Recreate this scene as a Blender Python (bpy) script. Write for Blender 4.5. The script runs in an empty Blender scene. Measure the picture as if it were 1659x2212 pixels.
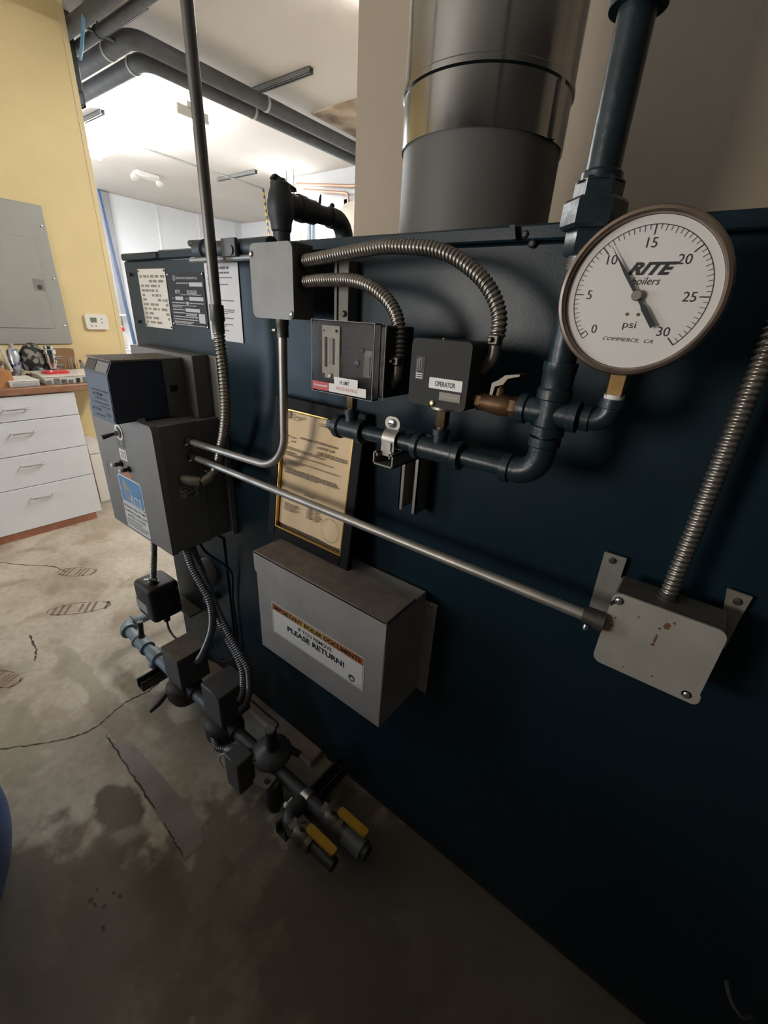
import bpy, bmesh, math, random
from mathutils import Vector, Matrix
random.seed(7)
SC = bpy.context.scene
COL = SC.collection

# ------------------------------------------------------------------ camera
cam_d = bpy.data.cameras.new('camera'); cam = bpy.data.objects.new('camera', cam_d); COL.objects.link(cam)
cam_d.sensor_fit = 'HORIZONTAL'; cam_d.sensor_width = 36.0
cam_d.lens = 36.0 * 921.6 / 1659.0
cam_d.clip_start = 0.02; cam_d.clip_end = 100
_rot = ((0.79258208, 0.60720462, 0.05582279),
        (0.29261374, -0.29842836, -0.90846998),
        (-0.53496807, 0.73637155, -0.41420539))
_r, _d, _f = (Vector(v) for v in _rot)
cam.matrix_world = Matrix(((_r.x, -_d.x, -_f.x, 0.0), (_r.y, -_d.y, -_f.y, 0.0), (_r.z, -_d.z, -_f.z, 1.40), (0, 0, 0, 1)))
SC.camera = cam

# ------------------------------------------------------------------ world, light, exposure
w = bpy.data.worlds.new('world'); SC.world = w; w.use_nodes = True
w.node_tree.nodes['Background'].inputs[0].default_value = (0.6, 0.7, 0.9, 1)
w.node_tree.nodes['Background'].inputs[1].default_value = 0.02
def area_light(name, loc, target, sx, sy, power, col):
    d = bpy.data.lights.new(name, 'AREA'); d.shape = 'RECTANGLE'; d.size = sx; d.size_y = sy
    d.energy = power; d.color = col
    o = bpy.data.objects.new(name, d); COL.objects.link(o); o.location = loc
    o.rotation_euler = (Vector(target) - Vector(loc)).to_track_quat('-Z', 'Y').to_euler()
    return o
# daylight entering by the window in the wall behind the camera and by the glazed door in the left wall
area_light('daylight_back_window', (-2.05, -2.73, 1.45), (-2.05, 0, 1.45), 1.0, 1.1, 55, (1.0, 0.90, 0.78))
area_light('daylight_left_door', (-3.74, -1.75, 1.15), (0, -1.75, 1.15), 0.8, 1.7, 30, (0.46, 0.69, 1.0))
SC.view_settings.view_transform = 'Standard'; SC.view_settings.look = 'None'
SC.view_settings.exposure = 0.0; SC.view_settings.gamma = 1.0; SC.view_settings.use_curve_mapping = False

# ------------------------------------------------------------------ materials
MATS = {}
def mat(name, col, rough=0.5, metal=0.0, var=0.0, scale=8.0, bump=0.0, bscale=60.0, emit=0.0, col2=None, spec=None, alpha=None, trans=0.0, detail=4, lo=0.35, hi=0.65, rvar=0.0):
    if name in MATS: return MATS[name]
    m = bpy.data.materials.new(name); m.use_nodes = True; nt = m.node_tree; N = nt.nodes; L = nt.links
    b = N['Principled BSDF']; b.inputs['Roughness'].default_value = rough; b.inputs['Metallic'].default_value = metal
    c = (*col, 1)
    b.inputs['Base Color'].default_value = c
    tc = None
    if var or col2 or bump or rvar:
        tc = N.new('ShaderNodeTexCoord')
    if var or col2:
        n = N.new('ShaderNodeTexNoise'); n.inputs['Scale'].default_value = scale; n.inputs['Detail'].default_value = detail
        L.new(tc.outputs['Object'], n.inputs['Vector'])
        r = N.new('ShaderNodeValToRGB'); r.color_ramp.elements[0].position = lo; r.color_ramp.elements[1].position = hi
        c2 = col2 or tuple(max(0, x * (1 - var)) for x in col)
        r.color_ramp.elements[0].color = (*c2, 1); r.color_ramp.elements[1].color = c
        L.new(n.outputs['Fac'], r.inputs['Fac']); L.new(r.outputs['Color'], b.inputs['Base Color'])
    if rvar:
        n3 = N.new('ShaderNodeTexNoise'); n3.inputs['Scale'].default_value = scale * 2.3
        L.new(tc.outputs['Object'], n3.inputs['Vector'])
        mr = N.new('ShaderNodeMapRange'); mr.inputs['To Min'].default_value = max(0.02, rough - rvar); mr.inputs['To Max'].default_value = min(1, rough + rvar)
        L.new(n3.outputs['Fac'], mr.inputs['Value']); L.new(mr.outputs['Result'], b.inputs['Roughness'])
    if bump:
        n2 = N.new('ShaderNodeTexNoise'); n2.inputs['Scale'].default_value = bscale; n2.inputs['Detail'].default_value = 3
        L.new(tc.outputs['Object'], n2.inputs['Vector'])
        bp = N.new('ShaderNodeBump'); bp.inputs['Strength'].default_value = bump; bp.inputs['Distance'].default_value = 0.004
        L.new(n2.outputs['Fac'], bp.inputs['Height']); L.new(bp.outputs['Normal'], b.inputs['Normal'])
    if emit:
        b.inputs['Emission Color'].default_value = c; b.inputs['Emission Strength'].default_value = emit
    if trans: b.inputs['Transmission Weight'].default_value = trans
    if alpha is not None: b.inputs['Alpha'].default_value = alpha
    if spec is not None: b.inputs['Specular IOR Level'].default_value = spec
    MATS[name] = m; return m

boiler_paint = mat('boiler_teal_paint', (0.009, 0.024, 0.034), 0.34, var=0.12, scale=5, bump=0.04, bscale=220, rvar=0.08, spec=0.2)
pipe_paint = mat('teal_painted_pipe', (0.016, 0.032, 0.040), 0.36, var=0.25, scale=30, bump=0.12, bscale=120, rvar=0.1)
black_iron = mat('black_iron', (0.030, 0.032, 0.033), 0.5, var=0.3, scale=40, bump=0.15, bscale=150)
galv_pipe = mat('pale_blue_gas_pipe', (0.20, 0.25, 0.29), 0.5, var=0.2, scale=25, bump=0.05)
grey_enclosure = mat('grey_enclosure_paint', (0.20, 0.195, 0.185), 0.5, var=0.1, scale=10, bump=0.05, bscale=250)
grey_box = mat('grey_document_box_paint', (0.36, 0.35, 0.335), 0.38, var=0.14, scale=14, bump=0.06, bscale=300)
galv2 = mat('galvanised_cover_pale', (0.44, 0.42, 0.365), 0.5, metal=0.2, var=0.12, scale=22, bump=0.05, bscale=400)
galv = mat('galvanised_cover', (0.25, 0.24, 0.215), 0.5, metal=0.25, var=0.12, scale=22, bump=0.05, bscale=400)
galv_stain = mat('galvanised_cover_stained', (0.40, 0.385, 0.35), 0.5, metal=0.25, col2=(0.30, 0.27, 0.22), scale=16, lo=0.28, hi=0.42)
emt_m = mat('conduit_steel', (0.42, 0.40, 0.365), 0.42, metal=0.7, var=0.2, scale=30, rvar=0.1)
flex_m = mat('flexible_conduit_steel', (0.40, 0.37, 0.33), 0.34, metal=0.9, var=0.2, scale=40)
dark_conn = mat('dark_zinc', (0.12, 0.115, 0.105), 0.45, metal=0.7, var=0.2, scale=40)
steel = mat('bright_steel', (0.55, 0.54, 0.52), 0.3, metal=0.9)
strut_m = mat('strut_steel', (0.36, 0.36, 0.34), 0.45, metal=0.5, var=0.2, scale=25)
brass = mat('tarnished_brass', (0.15, 0.078, 0.036), 0.48, metal=0.55, var=0.35, scale=60)
brass2 = mat('dull_brass', (0.15, 0.10, 0.055), 0.48, metal=0.55, var=0.3, scale=60)
bezel_m = mat('tarnished_bezel', (0.34, 0.26, 0.205), 0.36, metal=0.8, var=0.35, scale=35)
dial_m = mat('dial_white', (0.72, 0.69, 0.655), 0.5)
ink = mat('black_ink', (0.012, 0.012, 0.012), 0.55)
ink_soft = mat('faded_ink', (0.27, 0.205, 0.135), 0.7)
ink_grey = mat('grey_ink', (0.16, 0.15, 0.14), 0.7)
rust_ink = mat('rust_spot', (0.16, 0.075, 0.03), 0.8)
white_label = mat('white_label', (0.82, 0.81, 0.78), 0.45)
red_label = mat('red_label', (0.55, 0.035, 0.035), 0.4)
red_ink = mat('red_ink', (0.6, 0.16, 0.12), 0.5)
orange_label = mat('orange_sticker', (0.62, 0.14, 0.045), 0.5)
black_plastic = mat('black_plastic', (0.018, 0.018, 0.019), 0.38)
dark_metal = mat('dark_brown_housing', (0.034, 0.027, 0.024), 0.6, var=0.3, scale=20)
op_grey = mat('operator_case_grey', (0.045, 0.046, 0.043), 0.62, spec=0.2, var=0.1, scale=20)
blue_ctl = mat('control_blue_plastic', (0.030, 0.045, 0.080), 0.42)
blue_front = mat('control_front_label', (0.045, 0.075, 0.13), 0.4)
tan_ctl = mat('control_base_grey', (0.16, 0.155, 0.14), 0.5)
gold = mat('gold_trim', (0.70, 0.44, 0.12), 0.3, metal=0.7)
frame_m = mat('black_frame', (0.012, 0.011, 0.011), 0.55, spec=0.1)
paper_old = mat('aged_certificate_paper', (0.90, 0.69, 0.43), 0.8, spec=0.2, var=0.13, scale=9, bump=0.15, bscale=25)
paper_white = mat('white_paper', (0.78, 0.77, 0.80), 0.7)
wall_yellow_m = mat('yellow_wall_paint', (0.70, 0.57, 0.30), 0.7, var=0.06, scale=3, bump=0.25, bscale=90)
wall_beige_m = mat('beige_wall_paint', (0.475, 0.40, 0.315), 0.8, var=0.06, scale=3, bump=0.25, bscale=130)
white_wall_m = mat('white_panel', (0.88, 0.90, 0.93), 0.5, var=0.04, scale=2)
white_wall2_m = mat('white_batten', (0.86, 0.87, 0.88), 0.45)
grey_jamb_m = mat('grey_jamb', (0.34, 0.35, 0.37), 0.5)
ceil_m = mat('ceiling_paint', (0.62, 0.58, 0.53), 0.85, var=0.10, scale=1.1, bump=0.2, bscale=60)
room_wall_m = mat('plain_wall_paint', (0.09, 0.08, 0.068), 0.85, var=0.06, scale=2, bump=0.2, bscale=90)
panel_grey = mat('breaker_panel_grey', (0.30, 0.305, 0.28), 0.5, var=0.05, scale=6)
white_lam = mat('white_laminate', (0.68, 0.69, 0.72), 0.45, var=0.05, scale=6)
wood_top = mat('wood_counter', (0.33, 0.165, 0.095), 0.5, col2=(0.20, 0.095, 0.05), scale=12, lo=0.3, hi=0.75)
wood_kick = mat('wood_kick', (0.30, 0.12, 0.07), 0.55, var=0.3, scale=15)
chrome = mat('chrome', (0.75, 0.75, 0.75), 0.12, metal=1.0)
white_plastic = mat('white_plastic', (0.75, 0.73, 0.68), 0.4)
duct_pipe_m = mat('dark_grey_pipe_wrap', (0.075, 0.08, 0.085), 0.6, var=0.25, scale=12, bump=0.1)
flue_steel = mat('brushed_flue_steel', (0.46, 0.455, 0.44), 0.17, metal=1.0, var=0.12, scale=9, rvar=0.06)
flue_grey = mat('grey_flue_paint', (0.125, 0.125, 0.115), 0.55, var=0.08, scale=7, bump=0.05, bscale=300)
concrete_pad_m = mat('concrete_pad', (0.46, 0.38, 0.33), 0.85, var=0.2, scale=18, bump=0.3, bscale=80)
lamp_m = mat('fluorescent_tube', (0.97, 0.99, 1.0), 0.4, emit=88.0)
lamp_b = mat('fluorescent_tube_dim', (1.0, 0.98, 0.94), 0.4, emit=98.0)
lamp2_m = mat('far_lamp_tube', (0.95, 0.98, 1.0), 0.4, emit=40.0)
glow_pane = mat('daylit_pane', (0.93, 0.96, 1.0), 0.3, emit=2.4)
copper = mat('copper_pipe', (0.50, 0.33, 0.25), 0.4, metal=0.6)
clear_plastic = mat('clear_cover', (0.9, 0.9, 0.9), 0.08, trans=1.0, spec=0.5)
clear_plastic.node_tree.nodes['Principled BSDF'].inputs['IOR'].default_value = 1.45
barrel_blue = mat('blue_drum_plastic', (0.018, 0.12, 0.42), 0.4, var=0.2, scale=5)
yellow_grip = mat('yellow_vinyl_grip', (0.42, 0.235, 0.014), 0.5, var=0.15, scale=30)

# floor: stained concrete, near-floor shade painted in
def floor_material():
    m = bpy.data.materials.new('stained_shaded_concrete'); m.use_nodes = True; nt = m.node_tree; N = nt.nodes; L = nt.links
    b = N['Principled BSDF']; b.inputs['Roughness'].default_value = 0.62
    tc = N.new('ShaderNodeTexCoord')
    def noise(sc, det=5, dist=0.0):
        n = N.new('ShaderNodeTexNoise'); n.inputs['Scale'].default_value = sc; n.inputs['Detail'].default_value = det; n.inputs['Distortion'].default_value = dist
        L.new(tc.outputs['Object'], n.inputs['Vector']); return n
    def ramp(fac, e):
        r = N.new('ShaderNodeValToRGB'); r.color_ramp.elements[0].position = e[0][0]; r.color_ramp.elements[0].color = (*e[0][1], 1)
        r.color_ramp.elements[1].position = e[1][0]; r.color_ramp.elements[1].color = (*e[1][1], 1)
        L.new(fac, r.inputs['Fac']); return r
    def mix(fac, a, c, blend='MIX'):
        x = N.new('ShaderNodeMix'); x.data_type = 'RGBA'; x.blend_type = blend
        if isinstance(fac, float): x.inputs['Factor'].default_value = fac
        else: L.new(fac, x.inputs['Factor'])
        L.new(a, x.inputs[6])
        if isinstance(c, tuple): x.inputs[7].default_value = (*c, 1)
        else: L.new(c, x.inputs[7])
        return x.outputs[2]
    base = ramp(noise(2.2, 6).outputs['Fac'], [(0.32, (0.29, 0.24, 0.175)), (0.66, (0.53, 0.475, 0.38))]).outputs['Color']
    fine = ramp(noise(38, 4).outputs['Fac'], [(0.3, (0.78, 0.78, 0.78)), (0.7, (1, 1, 1))]).outputs['Color']
    c = mix(1.0, base, fine, 'MULTIPLY')
    brown = ramp(noise(5.5, 6, 0.6).outputs['Fac'], [(0.52, (0, 0, 0)), (0.68, (1, 1, 1))]).outputs['Color']
    sep = N.new('ShaderNodeSeparateColor'); L.new(brown, sep.inputs[0])
    mm = N.new('ShaderNodeMath'); mm.operation = 'MULTIPLY'; mm.inputs[1].default_value = 0.62; L.new(sep.outputs[0], mm.inputs[0])
    c = mix(mm.outputs[0], c, (0.22, 0.155, 0.095))
    green = ramp(noise(3.1, 3, 0.3).outputs['Fac'], [(0.60, (0, 0, 0)), (0.72, (1, 1, 1))]).outputs['Color']
    s2 = N.new('ShaderNodeSeparateColor'); L.new(green, s2.inputs[0])
    mm2 = N.new('ShaderNodeMath'); mm2.operation = 'MULTIPLY'; mm2.inputs[1].default_value = 0.4; L.new(s2.outputs[0], mm2.inputs[0])
    c = mix(mm2.outputs[0], c, (0.20, 0.21, 0.14))
    # oil and water stains plus painted near-floor shade, all with ragged outlines
    wob = noise(14, 3)
    rough_in = None
    for (x, y, rx, ry, col, a) in STAINS_AND_SHADE:
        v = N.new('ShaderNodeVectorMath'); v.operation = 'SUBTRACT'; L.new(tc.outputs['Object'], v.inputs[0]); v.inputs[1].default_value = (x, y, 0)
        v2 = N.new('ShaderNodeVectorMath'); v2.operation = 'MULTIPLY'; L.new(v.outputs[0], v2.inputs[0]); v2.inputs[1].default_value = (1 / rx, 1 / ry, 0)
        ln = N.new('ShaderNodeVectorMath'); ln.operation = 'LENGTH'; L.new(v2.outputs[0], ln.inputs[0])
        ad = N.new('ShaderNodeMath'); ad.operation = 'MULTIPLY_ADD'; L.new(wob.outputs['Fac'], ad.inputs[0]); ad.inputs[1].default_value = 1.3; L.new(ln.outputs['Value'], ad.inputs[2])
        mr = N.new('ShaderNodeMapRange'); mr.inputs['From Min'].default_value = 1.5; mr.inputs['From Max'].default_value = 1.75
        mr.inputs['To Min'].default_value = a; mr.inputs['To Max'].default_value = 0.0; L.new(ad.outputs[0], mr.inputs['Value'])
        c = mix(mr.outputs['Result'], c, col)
    L.new(c, b.inputs['Base Color'])
    rn = noise(9, 4); mr = N.new('ShaderNodeMapRange'); mr.inputs['To Min'].default_value = 0.35; mr.inputs['To Max'].default_value = 0.85
    L.new(rn.outputs['Fac'], mr.inputs['Value']); L.new(mr.outputs['Result'], b.inputs['Roughness'])
    bn = noise(70, 4); bp = N.new('ShaderNodeBump'); bp.inputs['Strength'].default_value = 0.25; bp.inputs['Distance'].default_value = 0.003
    L.new(bn.outputs['Fac'], bp.inputs['Height']); L.new(bp.outputs['Normal'], b.inputs['Normal'])
    return m
STAINS_AND_SHADE = [(-1.07, 0.20, 0.10, 0.055, (0.075, 0.05, 0.03), 0.9), (-0.98, 0.17, 0.11, 0.06, (0.12, 0.09, 0.065), 0.6),
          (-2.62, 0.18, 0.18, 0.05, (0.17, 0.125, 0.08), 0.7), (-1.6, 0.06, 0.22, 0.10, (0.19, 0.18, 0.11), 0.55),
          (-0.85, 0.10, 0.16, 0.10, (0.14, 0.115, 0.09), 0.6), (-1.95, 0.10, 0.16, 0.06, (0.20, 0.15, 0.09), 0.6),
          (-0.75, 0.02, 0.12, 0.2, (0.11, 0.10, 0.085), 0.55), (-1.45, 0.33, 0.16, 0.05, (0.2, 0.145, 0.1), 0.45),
          (-0.45, 0.28, 0.46, 0.26, (0.10, 0.08, 0.06), 0.82), (-0.05, 0.50, 0.62, 0.36, (0.085, 0.07, 0.055), 0.85), (-0.75, -0.02, 0.42, 0.24, (0.10, 0.08, 0.06), 0.8), (-1.75, 0.34, 0.3, 0.035, (0.23, 0.22, 0.15), 0.55)]  # the broad dark ovals paint shade into the near floor
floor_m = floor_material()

# ------------------------------------------------------------------ mesh building
class B:
    def __init__(s): s.v = []; s.f = []
    def add(s, vs, fs):
        o = len(s.v); s.v += [tuple(v) for v in vs]; s.f += [tuple(i + o for i in f) for f in fs]; return s
    def box(s, x0, x1, y0, y1, z0, z1, ch=0.0):
        if x0 > x1: x0, x1 = x1, x0
        if y0 > y1: y0, y1 = y1, y0
        if z0 > z1: z0, z1 = z1, z0
        if not ch:
            return s.add([(x, y, z) for x in (x0, x1) for y in (y0, y1) for z in (z0, z1)],
                         [(0, 1, 3, 2), (4, 6, 7, 5), (0, 4, 5, 1), (2, 3, 7, 6), (0, 2, 6, 4), (1, 5, 7, 3)])
        ch = min(ch, (x1 - x0) * .49, (y1 - y0) * .49, (z1 - z0) * .49)
        vs = []; ix = {}
        for i, x in enumerate((x0, x1)):
            for j, y in enumerate((y0, y1)):
                for k, z in enumerate((z0, z1)):
                    xi = x + (ch if i == 0 else -ch); yi = y + (ch if j == 0 else -ch); zi = z + (ch if k == 0 else -ch)
                    for a, p in enumerate(((x, yi, zi), (xi, y, zi), (xi, yi, z))):
                        ix[i, j, k, a] = len(vs); vs.append(p)
        fs = []
        for i in (0, 1): fs.append([ix[i, j, k, 0] for j, k in ((0, 0), (1, 0), (1, 1), (0, 1))])
        for j in (0, 1): fs.append([ix[i, j, k, 1] for i, k in ((0, 0), (1, 0), (1, 1), (0, 1))])
        for k in (0, 1): fs.append([ix[i, j, k, 2] for i, j in ((0, 0), (1, 0), (1, 1), (0, 1))])
        for j in (0, 1):
            for k in (0, 1): fs.append([ix[0, j, k, 1], ix[1, j, k, 1], ix[1, j, k, 2], ix[0, j, k, 2]])
        for i in (0, 1):
            for k in (0, 1): fs.append([ix[i, 0, k, 0], ix[i, 1, k, 0], ix[i, 1, k, 2], ix[i, 0, k, 2]])
        for i in (0, 1):
            for j in (0, 1): fs.append([ix[i, j, 0, 0], ix[i, j, 1, 0], ix[i, j, 1, 1], ix[i, j, 0, 1]])
        for i in (0, 1):
            for j in (0, 1):
                for k in (0, 1): fs.append([ix[i, j, k, 0], ix[i, j, k, 1], ix[i, j, k, 2]])
        return s.add(vs, fs)
    def prism(s, poly, axis, a, b):
        def P(p, t):
            return {'x': (t, p[0], p[1]), 'y': (p[0], t, p[1]), 'z': (p[0], p[1], t)}[axis]
        n = len(poly)
        return s.add([P(p, a) for p in poly] + [P(p, b) for p in poly],
                     [tuple(range(n)), tuple(range(2 * n - 1, n - 1, -1))] + [(i, (i + 1) % n, n + (i + 1) % n, n + i) for i in range(n)])
    def frames(s, pts):
        pts = [Vector(p) for p in pts]; T = []
        for i in range(len(pts)):
            t = (pts[min(i + 1, len(pts) - 1)] - pts[max(i - 1, 0)])
            T.append(t.normalized() if t.length > 1e-9 else Vector((0, 0, 1)))
        u = T[0].orthogonal().normalized(); U = []
        for i, t in enumerate(T):
            u = (u - t * u.dot(t))
            u = u.normalized() if u.length > 1e-6 else t.orthogonal().normalized()
            U.append((u.copy(), t.cross(u)))
        return pts, U
    def tube(s, pts, r, n=14, caps=True):
        pts, U = s.frames(pts); vs = []; m = len(pts)
        for i, p in enumerate(pts):
            ri = r[i] if isinstance(r, (list, tuple)) else r
            for k in range(n):
                a = 2 * math.pi * k / n; vs.append(p + U[i][0] * (ri * math.cos(a)) + U[i][1] * (ri * math.sin(a)))
        fs = [(i * n + k, i * n + (k + 1) % n, (i + 1) * n + (k + 1) % n, (i + 1) * n + k) for i in range(m - 1) for k in range(n)]
        if caps: fs += [tuple(range(n - 1, -1, -1)), tuple(range((m - 1) * n, m * n))]
        return s.add(vs, fs)
    def flex(s, pts, r, pitch=0.0066, amp=0.24, n=14, per=5):
        P = spline(pts, 40); L = [0.0]
        for i in range(1, len(P)): L.append(L[-1] + (P[i] - P[i - 1]).length)
        tot = L[-1]; m = max(8, int(tot / pitch * per)); Q = []; j = 0
        for i in range(m + 1):
            d = tot * i / m
            while j < len(L) - 2 and L[j + 1] < d: j += 1
            t = (d - L[j]) / max(1e-9, L[j + 1] - L[j]); Q.append(P[j].lerp(P[j + 1], t))
        pts2, U = s.frames(Q); vs = []
        for i, p in enumerate(pts2):
            d = tot * i / m / pitch
            for k in range(n):
                a = 2 * math.pi * k / n; ph = (d - k / n) % 1.0
                w_ = abs(math.sin(math.pi * ph)) ** 0.7
                ri = r * (1 - amp + amp * 1.35 * (w_ - 0.25))
                vs.append(p + U[i][0] * (ri * math.cos(a)) + U[i][1] * (ri * math.sin(a)))
        fs = [(i * n + k, i * n + (k + 1) % n, (i + 1) * n + (k + 1) % n, (i + 1) * n + k) for i in range(m) for k in range(n)]
        fs += [tuple(range(n - 1, -1, -1)), tuple(range(m * n, (m + 1) * n))]
        return s.add(vs, fs)
    def lathe(s, o, axis, prof, n=28, close=True):
        o = Vector(o); ax = Vector({'x': (1, 0, 0), 'y': (0, 1, 0), 'z': (0, 0, 1)}[axis] if isinstance(axis, str) else axis).normalized()
        u = ax.orthogonal().normalized(); v = ax.cross(u); vs = []; m = len(prof)
        for t, r in prof:
            for k in range(n):
                a = 2 * math.pi * (k + 0.5) / n; vs.append(o + ax * t + u * (r * math.cos(a)) + v * (r * math.sin(a)))
        fs = [(i * n + k, i * n + (k + 1) % n, (i + 1) * n + (k + 1) % n, (i + 1) * n + k) for i in range(m - 1) for k in range(n)]
        if close: fs += [tuple(range(n - 1, -1, -1)), tuple(range((m - 1) * n, m * n))]
        return s.add(vs, fs)
    def hexn(s, o, axis, t0, t1, r): return s.lathe(o, axis, [(t0, r * .9), (t0 + (t1 - t0) * .12, r), (t1 - (t1 - t0) * .12, r), (t1, r * .9)], 6)
    def sphere(s, c, r, n=14, sz=1.0):
        return s.lathe(c, 'z', [(-r * sz * math.cos(math.pi * i / n), max(1e-4, r * math.sin(math.pi * i / n))) for i in range(n + 1)], n * 2)
    def xform(s, M): s.v = [tuple(M @ Vector(v)) for v in s.v]; return s

def spline(pts, k=10):
    P = [Vector(p) for p in pts]
    if len(P) == 2: return [P[0].lerp(P[1], i / 12) for i in range(13)]
    out = []
    E = [P[0] * 2 - P[1]] + P + [P[-1] * 2 - P[-2]]
    for i in range(1, len(E) - 2):
        a, b, c, d = E[i - 1], E[i], E[i + 1], E[i + 2]
        for j in range(k):
            t = j / k
            out.append(0.5 * ((2 * b) + (c - a) * t + (2 * a - 5 * b + 4 * c - d) * t * t + (3 * b - a - 3 * c + d) * t ** 3))
    out.append(P[-1]); return out
def fillet(pts, r, k=10):
    P = [Vector(p) for p in pts]; out = [P[0]]
    for i in range(1, len(P) - 1):
        a = (P[i - 1] - P[i]); b = (P[i + 1] - P[i]); an = a.normalized(); bn = b.normalized()
        ang = an.angle(bn); t = min(r / math.tan(ang / 2), a.length * .98, b.length * .98); rr = t * math.tan(ang / 2)
        c = P[i] + (an + bn).normalized() * (rr / math.sin(ang / 2))
        s0 = P[i] + an * t - c; s1 = P[i] + bn * t - c; th = s0.angle(s1); ax = s0.cross(s1).normalized()
        for j in range(k + 1): out.append(c + Matrix.Rotation(th * j / k, 3, ax) @ s0)
    out.append(P[-1]); return out
def rrect(x0, x1, z0, z1, r, n=6):
    p = []
    for cx, cz, a0 in ((x1 - r, z1 - r, 0), (x0 + r, z1 - r, 90), (x0 + r, z0 + r, 180), (x1 - r, z0 + r, 270)):
        for i in range(n + 1):
            a = math.radians(a0 + 90 * i / n); p.append((cx + r * math.cos(a), cz + r * math.sin(a)))
    return p
def circ(cx, cz, r, n=24): return [(cx + r * math.cos(2 * math.pi * i / n), cz + r * math.sin(2 * math.pi * i / n)) for i in range(n)]

ORG = {}
def link(name, b, m, parent=None, ang=38, loc=None):
    me = bpy.data.meshes.new(name)
    if parent is not None: o0 = ORG[parent.name]
    elif loc is not None: o0 = Vector(loc)
    else:
        xs = [v[0] for v in b.v]; ys = [v[1] for v in b.v]; zs = [v[2] for v in b.v]
        o0 = Vector(((min(xs) + max(xs)) / 2, (min(ys) + max(ys)) / 2, min(zs)))
    me.from_pydata([(v[0] - o0.x, v[1] - o0.y, v[2] - o0.z) for v in b.v], [], b.f)
    bm = bmesh.new(); bm.from_mesh(me); bmesh.ops.recalc_face_normals(bm, faces=bm.faces)
    for f in bm.faces: f.smooth = True
    bm.to_mesh(me); bm.free()
    try: me.set_sharp_from_angle(angle=math.radians(ang))
    except Exception: pass
    me.materials.append(m)
    o = bpy.data.objects.new(name, me); COL.objects.link(o)
    if parent is not None: o.parent = parent; ORG[o.name] = o0.copy()
    else: o.location = o0; ORG[o.name] = o0.copy()
    return o
def part(b, name, m, parent, label=None, kind=None, ang=38):
    o = link(name, b, m, parent, ang)
    if label: o['label'] = label
    if kind: o['kind'] = kind
    if name in ('print', 'scale_marks'): o['kind'] = 'stuff'
    return o
def tag(o, label, cat, group=None):
    o['label'] = label; o['category'] = cat
    if group: o['group'] = group
    return o
def solo(b, name, m, label, cat, group=None, ang=38): return tag(link(name, b, m, None, ang), label, cat, group)
def thing(name, label, cat, loc, group=None):
    o = bpy.data.objects.new(name, None); COL.objects.link(o); o.empty_display_size = 0.05; o.location = loc
    ORG[o.name] = Vector(loc); return tag(o, label, cat, group)
def struct(b, name, m, ang=38):
    o = link(name, b, m, None, ang); o['kind'] = 'structure'; return o

def text(body, org, m, parent, h=None, wd=None, xd=(1, 0, 0), up=(0, 0, 1), align='C', shear=0.0, bold=0.0, name='lettering'):
    cu = bpy.data.curves.new('t', 'FONT'); cu.body = body; cu.size = 1.0; cu.shear = shear; cu.offset = bold; cu.resolution_u = 3
    ob = bpy.data.objects.new('t', cu)
    me = ob.to_mesh(); V = [v.co.copy() for v in me.vertices]; F = [tuple(p.vertices) for p in me.polygons]; ob.to_mesh_clear()
    bpy.data.objects.remove(ob); bpy.data.curves.remove(cu)
    x0 = min(v.x for v in V); x1 = max(v.x for v in V); y0 = min(v.y for v in V); y1 = max(v.y for v in V)
    sy = h / (y1 - y0) if h else wd / (x1 - x0); sx = wd / (x1 - x0) if wd else sy
    ox = {'C': (x0 + x1) / 2, 'L': x0, 'R': x1}[align]; oy = (y0 + y1) / 2
    org = Vector(org); xd = Vector(xd).normalized(); up = Vector(up).normalized()
    b = B(); b.add([org + xd * ((v.x - ox) * sx) + up * ((v.y - oy) * sy) for v in V], F)
    return part(b, name, m, parent)
def dashes(b, org, rows, xd=(1, 0, 0), up=(0, 0, 1), rnd=None):
    """rows: (x, z, width, height): a printed line too small to read, broken into words"""
    org = Vector(org); xd = Vector(xd).normalized(); up = Vector(up).normalized(); rnd = rnd or random
    for x, z, wd, h in rows:
        p = x
        while p < x + wd - h * .5:
            q = min(x + wd, p + h * rnd.uniform(1.2, 4.5))
            b.add([org + xd * p + up * (z - h / 2), org + xd * q + up * (z - h / 2), org + xd * q + up * (z + h / 2), org + xd * p + up * (z + h / 2)], [(0, 1, 2, 3)])
            p = q + h * .6
    return b
def sticker(parent, name, m, poly, y, label=None, t=0.0006):
    return part(B().prism(poly, 'y', y, y - t), name, m, parent, label)
def rect(x0, x1, z0, z1): return [(x0, z0), (x1, z0), (x1, z1), (x0, z1)]
def screw(parent, c, axis, r, h, m=None, name='screw'):
    ax = Vector(axis).normalized()
    b = B().lathe(c, ax, [(0, r), (h * .55, r), (h, r * .6)], 14)
    o = part(b, name, m or steel, parent)
    return o
# ================================================================== the room
HC = 3.10
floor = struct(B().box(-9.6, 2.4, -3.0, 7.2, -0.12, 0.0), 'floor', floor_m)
floor.data.transform(Matrix.Translation(floor.location)); floor.location = (0, 0, 0); ORG[floor.name] = Vector((0, 0, 0))
crack_m = mat('crack_dark', (0.045, 0.035, 0.025), 0.9)  # dark tone of the flat crack strips
def crack(pts, wd, seed):
    rn = random.Random(seed); P = spline([(x, y, 0) for x, y in pts], 9); vs = []; n = len(P)
    for i, p in enumerate(P):
        t = (P[min(i + 1, n - 1)] - P[max(i - 1, 0)]).normalized(); nn = Vector((-t.y, t.x, 0))
        k = wd * rn.uniform(0.35, 1.2) * (0.3 if i in (0, n - 1) else 1); j = nn * rn.uniform(-1, 1) * wd * 0.9
        vs += [(p + j + nn * k) + Vector((0, 0, 0.0006)), (p + j - nn * k) + Vector((0, 0, 0.0006))]
    part(B().add(vs, [(2 * i, 2 * i + 1, 2 * i + 3, 2 * i + 2) for i in range(n - 1)]), 'crack', crack_m, floor)
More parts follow.
